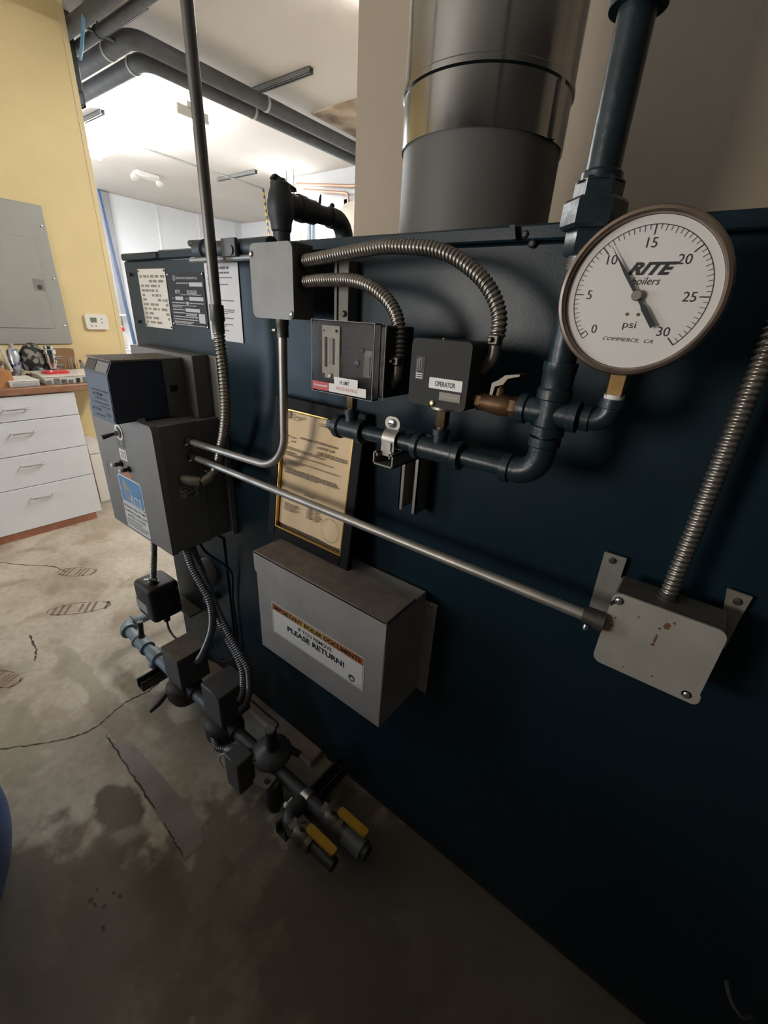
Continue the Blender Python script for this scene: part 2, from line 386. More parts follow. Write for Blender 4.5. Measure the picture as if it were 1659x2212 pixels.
crack([(-1.62, -0.02), (-1.52, 0.09), (-1.44, 0.20), (-1.42, 0.27), (-1.45, 0.38), (-1.44, 0.47), (-1.46, 0.56)], 0.0032, 1)
crack([(-1.36, 0.28), (-1.24, 0.275), (-1.1, 0.268), (-0.98, 0.262)], 0.0028, 2)
crack([(-0.93, 0.262), (-0.86, 0.255), (-0.80, 0.25)], 0.002, 3)
crack([(-3.1, 0.32), (-2.9, 0.42), (-2.72, 0.55), (-2.6, 0.58)], 0.0035, 4)
crack([(-2.15, 0.28), (-2.02, 0.27), (-1.95, 0.24)], 0.004, 5)
# dusty shoe prints: sole outline plus tread bars
print_m = mat('shoe_print', (0.20, 0.135, 0.095), 0.85, var=0.35, scale=60)
def shoe_print(cx, cy, ang, L, W):
    b = B(); M = Matrix.Translation((cx, cy, 0.0005)) @ Matrix.Rotation(ang, 4, 'Z')
    def q(a): b.add([M @ Vector((x, y, 0)) for x, y in a], [tuple(range(len(a)))])
    for i in range(9):
        x = -L * .42 + L * .84 * i / 8; hw = W * .5 * (0.75 if i in (0, 8) else (0.7 if i in (3, 4) else 0.95))
        if i % 4 == 3: continue
        q([(x, -hw), (x + L * .045, -hw * .9), (x + L * .06, hw * .9), (x + L * .015, hw)])
    n = 22
    for i in range(n):
        if i in (3, 4, 12): continue
        a0 = 2 * math.pi * i / n; a1 = 2 * math.pi * (i + .9) / n
        q([(L * .52 * math.cos(a0), W * .52 * math.sin(a0)), (L * .52 * math.cos(a1), W * .52 * math.sin(a1)), (L * .49 * math.cos(a1), W * .44 * math.sin(a1)), (L * .49 * math.cos(a0), W * .44 * math.sin(a0))])
    part(b, 'shoe_print', print_m, floor)
shoe_print(-2.20, 0.50, 0.95, 0.27, 0.095)
shoe_print(-2.56, 0.62, 0.70, 0.20, 0.09)
shoe_print(-1.93, 0.13, 0.4, 0.16, 0.08)
wet_m = mat('wet_patch', (0.035, 0.026, 0.018), 0.12)
def patch(cx, cy, rx, ry, seed, m, name):
    rn = random.Random(seed); n = 26; ps = []
    for i in range(n):
        a = 2 * math.pi * i / n; k = rn.uniform(0.75, 1.12); ps.append((cx + rx * k * math.cos(a), cy + ry * k * math.sin(a), 0.0007))
    part(B().add(ps, [tuple(range(n))]), name, m, floor)
for i in range(7):
    patch(-0.855 + random.uniform(-.05, .05), 0.075 + random.uniform(-.03, .03), random.uniform(.004, .010), random.uniform(.003, .007), 20 + i, wet_m, 'water_drop')
part(B().add([(-1.306, .278, .0004), (-1.05, .262, .0004), (-.796, .25, .0004), (-.79, .30, .0004), (-.847, .332, .0004), (-1.07, .329, .0004), (-1.272, .323, .0004)], [tuple(range(7))]), 'shade_band', mat('shade_band_grey', (.245, .215, .185), .7, var=.2, scale=14, bump=.2, bscale=70), floor)  # shadowed floor band painted as a darker grey strip
part(B().box(-1.50, -.715, 0.655, .80, 0.0, 0.034, 0.004), 'concrete_pad', concrete_pad_m, floor)

wall_left = struct(B().box(-3.95, -3.80, -2.95, 1.62, 0, HC), 'wall_left', wall_yellow_m)
part(B().box(-3.803, -3.797, 1.595, 1.626, 0, HC), 'corner_bead', mat('corner_bead_paint', (0.66, 0.55, 0.31), 0.6), wall_left)
struct(B().box(-1.497, 2.3, 1.70, 1.84, 0, HC), 'wall_back', wall_beige_m)
struct(B().box(-3.95, 2.3, -2.95, -2.80, 0, HC), 'wall_front', room_wall_m)
struct(B().box(-2.3, 2.2, -.85, -.73, 0, 1.12), 'wall_light_blocker', room_wall_m)  # unseen half-height block, added to keep daylight off the lower right and near floor
struct(B().box(2.2, 2.35, -2.8, 1.70, 0, HC), 'wall_right', room_wall_m)
struct(B().box(-9.37, -3.95, 1.46, 1.62, 0, HC), 'wall_shop_front', white_wall_m)
wall_far = struct(B().box(-9.52, -9.37, 1.46, 7.0, 0, HC), 'wall_far', white_wall_m)
struct(B().box(-5.72, 2.3, 5.0, 5.15, 0, HC), 'wall_shop_back', mat('shop_back_wall', (0.62, 0.63, 0.64), 0.7, var=0.08, scale=2))
struct(B().box(-9.4, -5.72, 6.9, 7.05, 0, HC), 'wall_shop_end', white_wall_m)
for i in range(4):
    y0 = 4.17 + .845 * i - .845
    part(B().box(-9.372, -9.352, y0 + .008, y0 + .837, 0.1, HC - .01), 'panel', white_wall_m, wall_far)
    part(B().box(-9.36, -9.335, y0 + .832, y0 + .858, 0.1, HC - .01), 'batten', white_wall2_m, wall_far)
struct(B().box(-9.36, -9.27, 3.99, 4.15, 0, HC - .02, .01), 'trim_1', grey_jamb_m)
ceiling = struct(B().box(-9.6, 2.4, -3.0, 7.2, HC, HC + .1), 'ceiling', ceil_m)
hatch_m = mat('water_stained_panel', (0.50, 0.40, 0.30), 0.85, col2=(0.22, 0.15, 0.09), scale=5, lo=0.3, hi=0.6)
part(B().box(-3.75, -3.15, 3.62, 4.5, HC - .018, HC), 'access_panel', hatch_m, ceiling)

# window behind the camera and glazed door on the left (the daylight sources)
def framed_opening(name, x0, x1, y0, y1, z0, z1, axis):
    o = bpy.data.objects.new(name, None); COL.objects.link(o); o.location = ((x0 + x1) / 2, (y0 + y1) / 2, z0); o['kind'] = 'structure'; ORG[o.name] = o.location.copy()
    b = B(); t = .06
    if axis == 'y':
        b.box(x0 - t, x0, y0, y1, z0 - t, z1 + t); b.box(x1, x1 + t, y0, y1, z0 - t, z1 + t); b.box(x0, x1, y0, y1, z1, z1 + t); b.box(x0, x1, y0, y1, z0 - t, z0)
        part(B().box(x0, x1, y0, y0 + .006, z0, z1), 'pane', glow_pane, o)
    else:
        b.box(x0, x1, y0 - t, y0, z0, z1 + t); b.box(x0, x1, y1, y1 + t, z0, z1 + t); b.box(x0, x1, y0, y1, z1, z1 + t); b.box(x0, x1, y0, y1, z0 + .2, z0 + .26)
        part(B().box(x0, x0 + .006, y0, y1, z0 + .26, z1), 'pane', glow_pane, o)
        part(B().box(x0, x0 + .02, y0, y1, z0, z0 + .2), 'kick_plate', white_lam, o)
    part(b, 'frame', white_lam, o)
framed_opening('window_1', -2.6, -1.5, -2.80, -2.745, 0.85, 2.05, 'y')
framed_opening('door_1', -3.80, -3.755, -2.2, -1.3, 0.0, 2.05, 'x')

# ================================================================== boiler
boiler = thing('boiler', 'big dark teal sheet-metal boiler filling the middle and right of the picture', 'boiler', (-0.3, 1.1, 0.0))
BF = 0.70; BL = -1.543; BR = 0.95; BT = 1.533
part(B().box(BL + .03, BR - .03, BF + .11, 1.50, .0, .06).box(-.70, BR - .03, BF + .015, BF + .11, 0, .06), 'base_rail', black_iron, boiler)
part(B().box(BL, BR, BF, 1.52, .045, 1.511, .004), 'jacket', boiler_paint, boiler)
part(B().box(BL - .002, -1.325, BF - .004, 1.524, 1.512, BT - .003, .003), 'lid_panel', boiler_paint, boiler)
part(B().box(-1.325, BR + .002, BF - .004, 1.524, 1.512, BT, .003), 'lid_panel', boiler_paint, boiler)
for x, z in ((-1.505, 1.475), (-1.500, 1.345), (-1.335, 1.521), (-0.285, 1.520), (-0.272, 1.508), (-1.40, .40), (-1.355, .44), (-1.30, .16), (-1.12, .10), (-.80, .12)):
    screw(boiler, (x, BF - .003, z), (0, -1, 0), .0055, .005, black_iron)
part(B().prism([(-.300, 1.513), (-.293, 1.513), (-.298, 1.531), (-.306, 1.531)], 'y', BF - .004, BF - .016), 'lifting_tab', boiler_paint, boiler)
# lower left burner section: plate, sight port, horizontal shelf of the transformer
part(B().box(-1.535, -1.16, BF - .006, BF, .07, .70, .002), 'burner_plate', boiler_paint, boiler)
part(B().lathe((-1.272, BF - .006, .53), (0, -1, 0), [(0, .05), (.03, .05), (.045, .044), (.05, .030)], 24), 'sight_port', mat('pale_cap', (0.40, 0.38, 0.35), .5), boiler)
part(B().lathe((-1.235, BF - .006, .44), (0, -1, 0), [(0, .016), (.05, .016)], 14), 'port_stub', black_iron, boiler)
part(B().box(-1.53, -1.37, .642, BF, .292, .300), 'shelf', tan_ctl, boiler)
# riveted plates
pw = part(B().box(-1.461, -1.305, BF - .0015, BF, 1.334, 1.489), 'rating_plate', mat('aluminium_plate', (0.60, 0.55, 0.47), .45, metal=.3, col2=(.36, .30, .23), scale=7, lo=.28, hi=.45), boiler, 'pale metal rating plate')
rows = []
for i in range(11):
    z = 1.470 - i * .0122
    x = -1.452
    while x < -1.318:
        l = random.uniform(.008, .034)
        if random.random() < .78: rows.append((x, z, min(l, -1.312 - x), .0066))
        x += l + random.uniform(.003, .012)
bb = B()
for r_ in rows: bb.add([(r_[0], BF - .0018, r_[1] - r_[3] / 2), (r_[0] + r_[2], BF - .0018, r_[1] - r_[3] / 2), (r_[0] + r_[2], BF - .0018, r_[1] + r_[3] / 2), (r_[0], BF - .0018, r_[1] + r_[3] / 2)], [(0, 1, 2, 3)])
part(bb, 'print', mat('plate_print', (.25, .21, .165), .6), pw)
for x in (-1.456, -1.310):
    for z in (1.339, 1.484): screw(pw, (x, BF - .0015, z), (0, -1, 0), .0028, .002, dark_conn, 'rivet')
pb = part(B().box(-1.298, -1.120, BF - .0015, BF, 1.346, 1.479), 'listing_plate', mat('black_plate', (.022, .022, .025), .5, spec=.2), boiler, 'black plate with white printing')
pl_w = mat('plate_white_print', (.50, .49, .50), .5)
YP = BF - .0018
part(B().prism(circ(-1.262, 1.466, .0068), 'y', YP + .0004, YP - .0001), 'logo_ring', pl_w, pb)
part(B().prism(circ(-1.262, 1.466, .0050), 'y', YP + .0004, YP - .0003), 'logo_ring', ink, pb)
text('UL', (-1.262, YP - .0005, 1.466), pl_w, pb, h=.0055, wd=.006)
text('Underwriters Laboratories Inc.', (-1.252, YP, 1.4665), pl_w, pb, h=.0068, wd=.105, align='L', bold=.01)
text('RITE', (-1.252, YP, 1.4325), pl_w, pb, h=.0092, wd=.024, bold=.02)
text('BOILER', (-1.180, YP, 1.4325), pl_w, pb, h=.0092, wd=.048, bold=.02)
text('MODEL', (-1.277, YP, 1.4165), pl_w, pb, h=.003, wd=.016)
text('SERIAL', (-1.209, YP, 1.4165), pl_w, pb, h=.003, wd=.017)
bb = B()
for x0, x1, z0, z1 in ((-1.190, -1.128, 1.446, 1.4555), (-1.267, -1.228, 1.412, 1.421), (-1.197, -1.130, 1.412, 1.421), (-1.214, -1.203, 1.4015, 1.409), (-1.222, -1.152, 1.384, 1.3925), (-1.160, -1.131, 1.358, 1.381)):
    bb.prism(rect(x0, x1, z0, z1), 'y', BF - .0014, YP)
part(bb, 'blank_field', mat('plate_blank', (.52, .52, .53), .45), pb)
bb = B()
dashes(bb, (0, YP, 0), [(-1.252, 1.4535, .06, .0026), (-1.238, 1.426, .10, .0018), (-1.287, 1.4055, .07, .0026), (-1.198, 1.4055, .068, .0026), (-1.287, 1.399, .12, .002), (-1.287, 1.395, .05, .002), (-1.287, 1.3885, .06, .0028),
    (-1.287, 1.3805, .062, .0028), (-1.222, 1.379, .055, .0028), (-1.222, 1.375, .055, .0028), (-1.287, 1.3705, .122, .0026), (-1.287, 1.364, .122, .0026), (-1.287, 1.358, .1, .0022), (-1.287, 1.3545, .09, .0022), (-1.283, 1.350, .15, .002)])
part(bb, 'print', pl_w, pb)
for x, z in ((-1.294, 1.474), (-1.124, 1.475), (-1.294, 1.351), (-1.124, 1.350)): screw(pb, (x, BF - .0015, z), (0, -1, 0), .003, .002, steel, 'rivet')
part(B().box(-.634, -.602, .672, .70, 1.34, 1.492, .001).box(-.634, -.628, .668, .675, 1.34, 1.492), 'stiffener_strip', mat('strip_grey', (.17, .165, .15), .5, metal=.3), boiler)
screw(boiler, (-.611, .672, 1.402), (0, -1, 0), .006, .005, dark_conn)

# notice sheet taped to the boiler
notice = tag(link('notice_sheet', B().box(-1.110, -.972, .6975, .6990, 1.322, 1.498), paper_white, None), 'white printed notice sheet taped to the boiler behind the vertical conduit', 'paper sheet')
bb = B(); rows = [(-1.098, 1.487, .09, .006), (-1.098, 1.477, .09, .004)]
z = 1.466
for n_, l in ((2, .10), (2, .085), (1, .02), (1, .045), (1, .10), (1, .03), (3, .10), (2, .095), (2, .09), (2, .07)):
    for k in range(n_): rows.append((-1.100 + random.uniform(0, .004), z, l * (1 if k < n_ - 1 or n_ == 1 else random.uniform(.3, .8)), .0022)); z -= .0042
    z -= .0062
dashes(bb, (0, .6970, 0), rows)
part(bb, 'print', ink_grey, notice)

# ================================================================== flue
FC = (-.5627, 1.05); FR = .1675
flue = thing('flue_pipe', 'wide round metal flue pipe rising from the boiler top', 'flue', (FC[0], FC[1], BT))
part(B().lathe((FC[0], FC[1], BT), 'z', [(0, FR), (.225, FR)], 64), 'collar', flue_grey, flue, 'lower grey painted collar')
up = B(); zb = 1.729; prof = [(0, FR + .002), (0, FR + .004), (.087, FR + .004), (.090, FR + .008), (.099, FR + .008), (.102, FR + .005), (.9, FR + .005), (.904, FR + .012), (.916, FR + .012), (.92, FR + .005), (1.36, FR + .005)]
part(B().lathe((FC[0], FC[1], zb), 'z', prof, 64), 'sleeve', flue_steel, flue, 'shiny stainless steel sleeve')
part(B().box(FC[0] + .118, FC[0] + .130, FC[1] - FR + .050, FC[1] - FR + .062, zb + .089, zb + .100, .003), 'clamp_tab', flue_steel, flue)
bx_ = B().box(-.006, .006, -.004, .004, 0, .088)
ang_ = math.radians(-12); bx_.xform(Matrix.Translation((FC[0] + (FR + .006) * math.cos(ang_), FC[1] + (FR + .006) * math.sin(ang_), zb)) @ Matrix.Rotation(ang_ + math.pi / 2, 4, 'Z'))
part(bx_, 'seam', flue_steel, flue)
# ================================================================== steam control piping (all screwed together)
PY = .575
pip = thing('control_piping', 'dark teal screwed steel pipe run with riser, cross, elbow and horizontal header', 'pipework', (-.163, PY, 1.19))
RX = -.162
def ribbed(b, o, axis, t0, t1, r, rim=.004, w_=.010):
    return b.lathe(o, axis, [(t0, r * .8), (t0, r + rim), (t0 + w_, r + rim), (t0 + w_ + .003, r), (t1 - w_ - .003, r), (t1 - w_, r + rim), (t1, r + rim), (t1, r * .8)], 28)
part(B().lathe((RX, PY, 0), 'z', [(1.545, .0172), (1.676, .0172)], 24), 'riser', pipe_paint, pip)
part(ribbed(B(), (RX, PY, 0), 'z', 1.674, 1.735, .0215, .004), 'coupling', pipe_paint, pip)
part(B().lathe((RX, PY, 0), 'z', [(1.73, .0172), (HC, .0172)], 24), 'riser', pipe_paint, pip)
un = B(); un.lathe((RX, PY, 0), 'z', [(1.552, .0175), (1.549, .021), (1.543, .021), (1.541, .0235)], 28)
un.hexn((RX, PY, 0), 'z', 1.524, 1.545, .0245); un.hexn((RX, PY, 0), 'z', 1.499, 1.527, .0325); un.hexn((RX, PY, 0), 'z', 1.474, 1.501, .0240)
part(un, 'union', pipe_paint, pip)
thr = [(1.474 - i * .0022 - (0.0011 if k else 0), .0168 if k else .0178) for i in range(7) for k in (0, 1)]
part(B().lathe((RX, PY, 0), 'z', thr, 24), 'thread', steel, pip)
part(B().lathe((RX, PY, 0), 'z', [(1.352, .0168), (1.46, .0168)], 24), 'riser', pipe_paint, pip)
cp = B(); cp.lathe((RX, PY, 0), 'z', [(1.362, .017), (1.362, .0205), (1.352, .0205), (1.350, .0195), (1.332, .0190), (1.329, .0215), (1.318, .0215), (1.316, .018)], 28)
part(cp, 'reducer', pipe_paint, pip)
cr_ = B(); cr_.lathe((RX, PY, 0), 'z', [(1.320, .0185), (1.284, .0185), (1.283, .022), (1.272, .022), (1.271, .0165)], 28)
cr_.lathe((0, PY, 1.300), 'x', [(-.203, .014), (-.203, .0195), (-.193, .0195), (-.191, .0165), (-.139, .0165), (-.137, .0195), (-.127, .0195), (-.127, .014)], 28)
part(cr_, 'cross', pipe_paint, pip)
part(B().lathe((RX, PY, 0), 'z', [(1.274, .0135), (1.250, .0135)], 24), 'nipple', pipe_paint, pip)
EL = B(); c = (RX, PY, 0)
EL.lathe(c, 'z', [(1.268, .0160), (1.268, .0205), (1.257, .0205), (1.255, .0178)], 28)
EL.tube(fillet([(RX, PY, 1.258), (RX, PY, 1.2150), (RX - .040, PY, 1.2150)], .030, 12), .0180, 24)
EL.lathe((0, PY, 1.215), 'x', [(RX - .036, .0178), (RX - .038, .0205), (RX - .049, .0205), (RX - .049, .0155)], 28)
part(EL, 'elbow', pipe_paint, pip)
HZ = 1.2145
part(B().lathe((0, PY, HZ), 'x', [(-.545, .0131), (-.205, .0131)], 24), 'header', pipe_paint, pip)
for x0, x1, cx in ((-.362, -.278, -.3185), (-.534, -.470, -.502)):
    t = ribbed(B(), (0, PY, HZ), 'x', x0, x1, .0180, .0035, .010)
    t.lathe((cx, PY, HZ), 'z', [(.010, .0115), (.026, .0115), (.026, .0135), (.035, .0135), (.035, .008)], 20)
    part(t, 'tee', pipe_paint, pip)
part(B().lathe((0, PY, HZ), 'x', [(-.534, .0165), (-.541, .0165), (-.541, .0125)], 24).hexn((0, PY, HZ), 'x', -.555, -.540, .0125), 'plug', pipe_paint, pip)
g = B(); g.lathe((0, PY, 1.300), 'x', [(-.129, .0105), (-.104, .0105)], 20)
part(g, 'nipple', pipe_paint, pip)
ge = B(); ge.lathe((0, PY, 1.300), 'x', [(-.122, .0105), (-.122, .0150), (-.113, .0150), (-.112, .0128)], 24)
ge.tube(fillet([(-.116, PY, 1.300), (-.0935, PY, 1.300), (-.0935, PY, 1.322)], .018, 10), .0128, 20)
ge.lathe((-.0935, PY, 0), 'z', [(1.317, .0128), (1.318, .0150), (1.328, .0150), (1.328, .010)], 24)
part(ge, 'elbow', pipe_paint, pip)
part(B().lathe((-.502, PY, 0), 'z', [(1.248, .0075), (1.256, .0075)], 16).hexn((-.502, PY, 0), 'z', 1.252, 1.284, .0105), 'brass_stem', brass2, pip, 'brass siphon nut')
part(B().lathe((-.3185, PY, 0), 'z', [(1.248, .008), (1.256, .008)], 16).hexn((-.3185, PY, 0), 'z', 1.253, 1.279, .0105), 'brass_stem', brass2, pip, 'brass siphon nut')

# brass drain cock on the left arm of the cross
bv = thing('ball_valve', 'small brass ball valve with lever screwed into the piping cross', 'valve', (-.23, PY, 1.285))
v = B(); v.hexn((0, PY, 1.2995), 'x', -.266, -.256, .0125); v.lathe((0, PY, 1.2995), 'x', [(-.258, .0112), (-.244, .0135), (-.232, .0150), (-.220, .0135), (-.214, .0120)], 24); v.hexn((0, PY, 1.2995), 'x', -.216, -.203, .0140)
part(v, 'body', brass, bv)
part(B().lathe((0, PY, 1.2995), 'x', [(-.276, .0085), (-.265, .0085)], 20), 'bore_end', brass2, bv)
part(B().lathe((-.234, PY, 0), 'z', [(1.311, .0075), (1.322, .0075), (1.322, .0045), (1.330, .0045)], 16), 'stem', brass2, bv)
lv = B(); lv.prism([(-.244, 1.313), (-.240, 1.312), (-.238, 1.324), (-.227, 1.328), (-.222, 1.336), (-.207, 1.3405), (-.207, 1.3430), (-.226, 1.3400), (-.234, 1.3330), (-.243, 1.328)], 'y', PY - .012, PY + .012)
part(lv, 'lever', mat('dull_lever', (.17, .15, .125), .45, metal=.6), bv)

# ================================================================== pressure gauge
GC = (-.0932, 1.4350); GR = .0785; GY = .546
ga = thing('pressure_gauge', 'large round white pressure gauge with tarnished bezel, needle near ten', 'gauge', (GC[0], .575, 1.328))
part(B().lathe((GC[0], .600, GC[1]), (0, -1, 0), [(0, .05), (.004, .066), (.020, .0715), (.044, .0720)], 64), 'case', mat('gauge_case', (.03, .03, .032), .45), ga)
part(B().lathe((GC[0], GY + .014, GC[1]), (0, -1, 0), [(0, .0695), (0, .0755), (.007, GR), (.013, GR), (.0175, .0765), (.0185, .0735), (.0165, .0715), (.0075, .0705), (.0060, .0690)], 96, False), 'bezel', bezel_m, ga, 'tarnished brown metal rim')
DY = .5500
dial = part(B().prism(circ(GC[0], GC[1], .0705, 72), 'y', DY, DY + .003), 'dial', dial_m, ga, 'white printed dial face')
def onD(a, r): a = math.radians(a); return (GC[0] + r * math.cos(a), GC[1] + r * math.sin(a))
DP = DY - .0004
arc = B(); RA = .0620
for i in range(96):
    a0 = 225 - 270 * i / 96; a1 = 225 - 270 * (i + 1) / 96
    p = [onD(a0, RA), onD(a1, RA), onD(a1, RA + .0007), onD(a0, RA + .0007)]
    arc.add([(x, DP, z) for x, z in p], [(0, 1, 2, 3)])
part(arc, 'scale_arc', ink, dial)
for i in range(61):
    if i == 0 or i > 60: continue
    a = 225 - 270 * i / 60; maj = i % 10 == 0; mid = i % 2 == 0
    L_ = .0085 if maj else (.0052 if mid else .0040); hw = .00055 if maj else .00026
    n_ = (-math.sin(math.radians(a)), math.cos(math.radians(a))); p0 = onD(a, RA + .0005); p1 = onD(a, RA - L_)
    part(B().add([(p0[0] + n_[0] * hw, DP, p0[1] + n_[1] * hw), (p0[0] - n_[0] * hw, DP, p0[1] - n_[1] * hw), (p1[0] - n_[0] * hw, DP, p1[1] - n_[1] * hw), (p1[0] + n_[0] * hw, DP, p1[1] + n_[1] * hw)], [(0, 1, 2, 3)]), 'tick_mark', ink, dial)
zb_ = B()
for a0, a1, r0, r1 in ((225, 219.5, RA - .0062, RA - .0056), (225, 224.4, RA - .0062, RA), (220.1, 219.5, RA - .0062, RA)):
    p = [onD(a0, r0), onD(a1, r0), onD(a1, r1), onD(a0, r1)]; zb_.add([(x, DP, z) for x, z in p], [(0, 1, 2, 3)])
part(zb_, 'zero_box', ink, dial)
for val, a, r in ((0, 224, .0480), (5, 180, .0475), (10, 135, .0465), (15, 90, .0470), (20, 45, .0455), (25, 0, .0455), (30, -45, .0455)):
    p = onD(a, r); text(str(val), (p[0], DP, p[1]), ink, dial, h=.0088, shear=.0)
rc = .5
text('RITE', (GC[0] + .006, DP, GC[1] + .0245), ink, dial, h=.0115, wd=.043, shear=.45, bold=.045)
text('boilers', (GC[0] + .0035, DP, GC[1] + .0135), ink, dial, h=.0068, wd=.026, shear=.25)
text('psi', (GC[0] - .0005, DP, GC[1] - .0285), ink, dial, h=.0085, wd=.0125)
text('COMMERCE,  CA', (GC[0] + .001, DP, GC[1] - .0425), ink, dial, h=.0042, wd=.0485, shear=.3)
for dx in (-.0055, .0050): part(B().prism(circ(GC[0] + dx, GC[1] - .0175, .0016, 14), 'y', DY, DP - .0002), 'dial_rivet', brass, dial)
na = math.radians(225 - 9 * 10.75); nx, nz = math.cos(na), math.sin(na); px_, pz_ = -nz, nx
def np_(t, s): return (GC[0] + nx * t + px_ * s, GC[1] + nz * t + pz_ * s)
part(B().prism([np_(.0600, 0), np_(.046, .0004), np_(.026, .0017), np_(0, .0016), np_(-.010, .0014), np_(-.015, .0026), np_(-.036, .0026), np_(-.036, -.0026), np_(-.015, -.0026), np_(-.010, -.0014), np_(0, -.0016), np_(.026, -.0017), np_(.046, -.0004)], 'y', DY - .0045, DY - .0055), 'needle', ink, ga)
part(B().lathe((GC[0], DY - .003, GC[1]), (0, -1, 0), [(0, .0052), (.0035, .0052), (.0050, .0044)], 24), 'needle_hub', mat('hub_grey', (.20, .17, .145), .45, metal=.4), ga)
part(B().box(-.0935 - .0088, -.0935 + .0088, PY - .0088, PY + .0088, 1.331, 1.362, .0012), 'stem', mat('gauge_stem_brass', (.33, .20, .075), .38, metal=.7, var=.3, scale=50), ga, 'square brass stem')
part(B().lathe((-.0935, PY, 0), 'z', [(1.327, .0112), (1.333, .0112)], 20), 'sealing_tape', white_plastic, ga)

# ================================================================== high limit pressure control
hl = thing('high_limit_control', 'black pressure limit control with clear front cover and red label', 'control', (-.487, .575, 1.280))
part(B().box(-.552, -.412, .546, .620, 1.284, 1.389, .002), 'case', black_plastic, hl)
part(B().prism(rrect(-.551, -.422, 1.281, 1.391, .004), 'y', .545, .5445), 'inner_back', mat('inner_back', (.030, .022, .020), .5, var=.3, scale=40), hl)
sc_ = part(B().prism([(-.5405, 1.3835), (-.5015, 1.3835), (-.5015, 1.302), (-.534, 1.302), (-.534, 1.309), (-.5405, 1.309)], 'y', .543, .5415), 'scale_plate', mat('scale_plate', (.72, .68, .58), .5, var=.15, scale=60), hl, 'pale scale plate with two slots')
for x, z0, z1, hw in ((-.5312, 1.3195, 1.366, .0026), (-.5142, 1.3245, 1.3645, .0018)):
    part(B().box(x - hw, x + hw, .5408, .5416, z0, z1), 'slot', ink, sc_)
bb = B()
for i in range(16): bb.box(-.5235, -.5195, .5408, .5416, 1.326 + i * .0025, 1.3266 + i * .0025)
part(bb, 'scale_marks', ink_grey, sc_)
screw(sc_, (-.5075, .5415, 1.376), (0, -1, 0), .0022, .003, brass); screw(sc_, (-.5198, .5415, 1.3065), (0, -1, 0), .0048, .004, steel); screw(sc_, (-.536, .5415, 1.3755), (0, -1, 0), .0014, .001, ink)
for r_, c_, z_ in ((.030, -.474, 1.318), (.022, -.477, 1.312)):
    pts = [(c_ + r_ * math.cos(a), .5425, z_ + r_ * math.sin(a)) for a in [math.radians(200 - 8 * i) for i in range(16)]]
    part(B().tube(pts, .0005, 6), 'lead_wire', mat('lead_wire', (.20, .12, .11), .5), hl)
part(B().lathe((-.466, .544, 1.331), (0, -1, 0), [(0, .006), (.002, .006), (.003, .002)], 8), 'switch_pivot', black_plastic, hl)
screw(hl, (-.4555, .544, 1.352), (0, -1, 0), .004, .002, brass); 
part(B().tube([(-.4385, .5425, 1.3155), (-.4385, .5425, 1.3445)], .0011, 8), 'mercury_tube', steel, hl)
part(B().prism([(-.452, 1.312), (-.436, 1.312), (-.432, 1.352), (-.449, 1.352)], 'y', .5440, .5430), 'switch_bracket', dark_conn, hl)
cov = B()
for x0, x1, z0, z1 in ((-.5535, -.5515, 1.280, 1.3915), (-.4235, -.4215, 1.280, 1.3915), (-.5515, -.4235, 1.280, 1.282), (-.5515, -.4235, 1.3895, 1.3915)): cov.box(x0, x1, .531, .546, z0, z1)
cov.box(-.5515, -.4235, .5295, .531, 1.282, 1.3895)
part(cov, 'clear_cover', clear_plastic, hl, 'clear plastic front cover')
ce = B()
for x0, x1, z0, z1 in ((-.5537, -.5529, 1.2798, 1.3917), (-.4221, -.4213, 1.2798, 1.3917), (-.5529, -.4221, 1.2798, 1.2804), (-.5529, -.4221, 1.3911, 1.3917)): ce.box(x0, x1, .5290, .5300, z0, z1)
ce.box(-.4125, -.4117, .5440, .5452, 1.281, 1.3905)
part(ce, 'cover_edge', mat('cover_edge', (.42, .41, .40), .25), hl)
part(B().prism(rect(-.5515, -.5125, 1.283, 1.2965), 'y', .5290, .5286), 'red_label', red_label, hl, 'red label')
text('Honeywell', (-.532, .5284, 1.290), white_label, hl, h=.0052, wd=.030, bold=.02)
part(B().prism(rect(-.5125, -.4330, 1.283, 1.2965), 'y', .5290, .5286), 'white_label', white_label, hl)
text('PRESSURETROL', (-.473, .5284, 1.2905), red_ink, hl, h=.0050, wd=.046)
part(B().prism(rect(-.5005, -.4500, 1.294, 1.3080), 'y', .5284, .5280), 'white_label', white_label, hl)
text('HI LIMIT', (-.4775, .5278, 1.3005), ink, hl, h=.0062, wd=.0205, bold=.015)

# operator pressure control
op = thing('operator_control', 'dark grey pressure control box labelled OPERATOR beside the clear-fronted one', 'control', (-.3185, .575, 1.276))
prof = rrect(.548, .622, 1.286, 1.376, .006, 4)
case = B().prism(rrect(-.3675, -.2715, 1.285, 1.3765, .0075, 5), 'y', .5500, .6200)
part(case, 'case', op_grey, op)
part(B().prism(rect(-.3580, -.3430, 1.320, 1.3525), 'y', .5505, .5495), 'scale_window', ink, op)
part(B().box(-.3525, -.3475, .5488, .5496, 1.3340, 1.3500), 'scale_strip', mat('scale_strip', (.28, .28, .26), .5), op)
bb = B()
for i in range(8): bb.box(-.3562, -.3545, .5490, .5496, 1.3240 + i * .0032, 1.3248 + i * .0032)
for i in range(3): bb.box(-.3565, -.3450, .5490, .5496, 1.3222 + i * .0030, 1.3236 + i * .0030)
part(bb, 'scale_marks', white_label, op)
part(B().box(-.3508, -.3492, .5480, .5489, 1.3345, 1.3490), 'slot', ink, op)
part(B().prism(rrect(-.3330, -.2795, 1.3112, 1.3262, .0012, 3), 'y', .5500, .5494), 'white_label', white_label, op)
text('OPERATOR', (-.3065, .5492, 1.3185), ink, op, h=.0070, wd=.0330, bold=.02)
part(B().prism(rect(-.3140, -.2800, 1.2965, 1.3080), 'y', .5500, .5490), 'maker_plate', mat('maker_plate', (.10, .095, .085), .4, metal=.5), op)
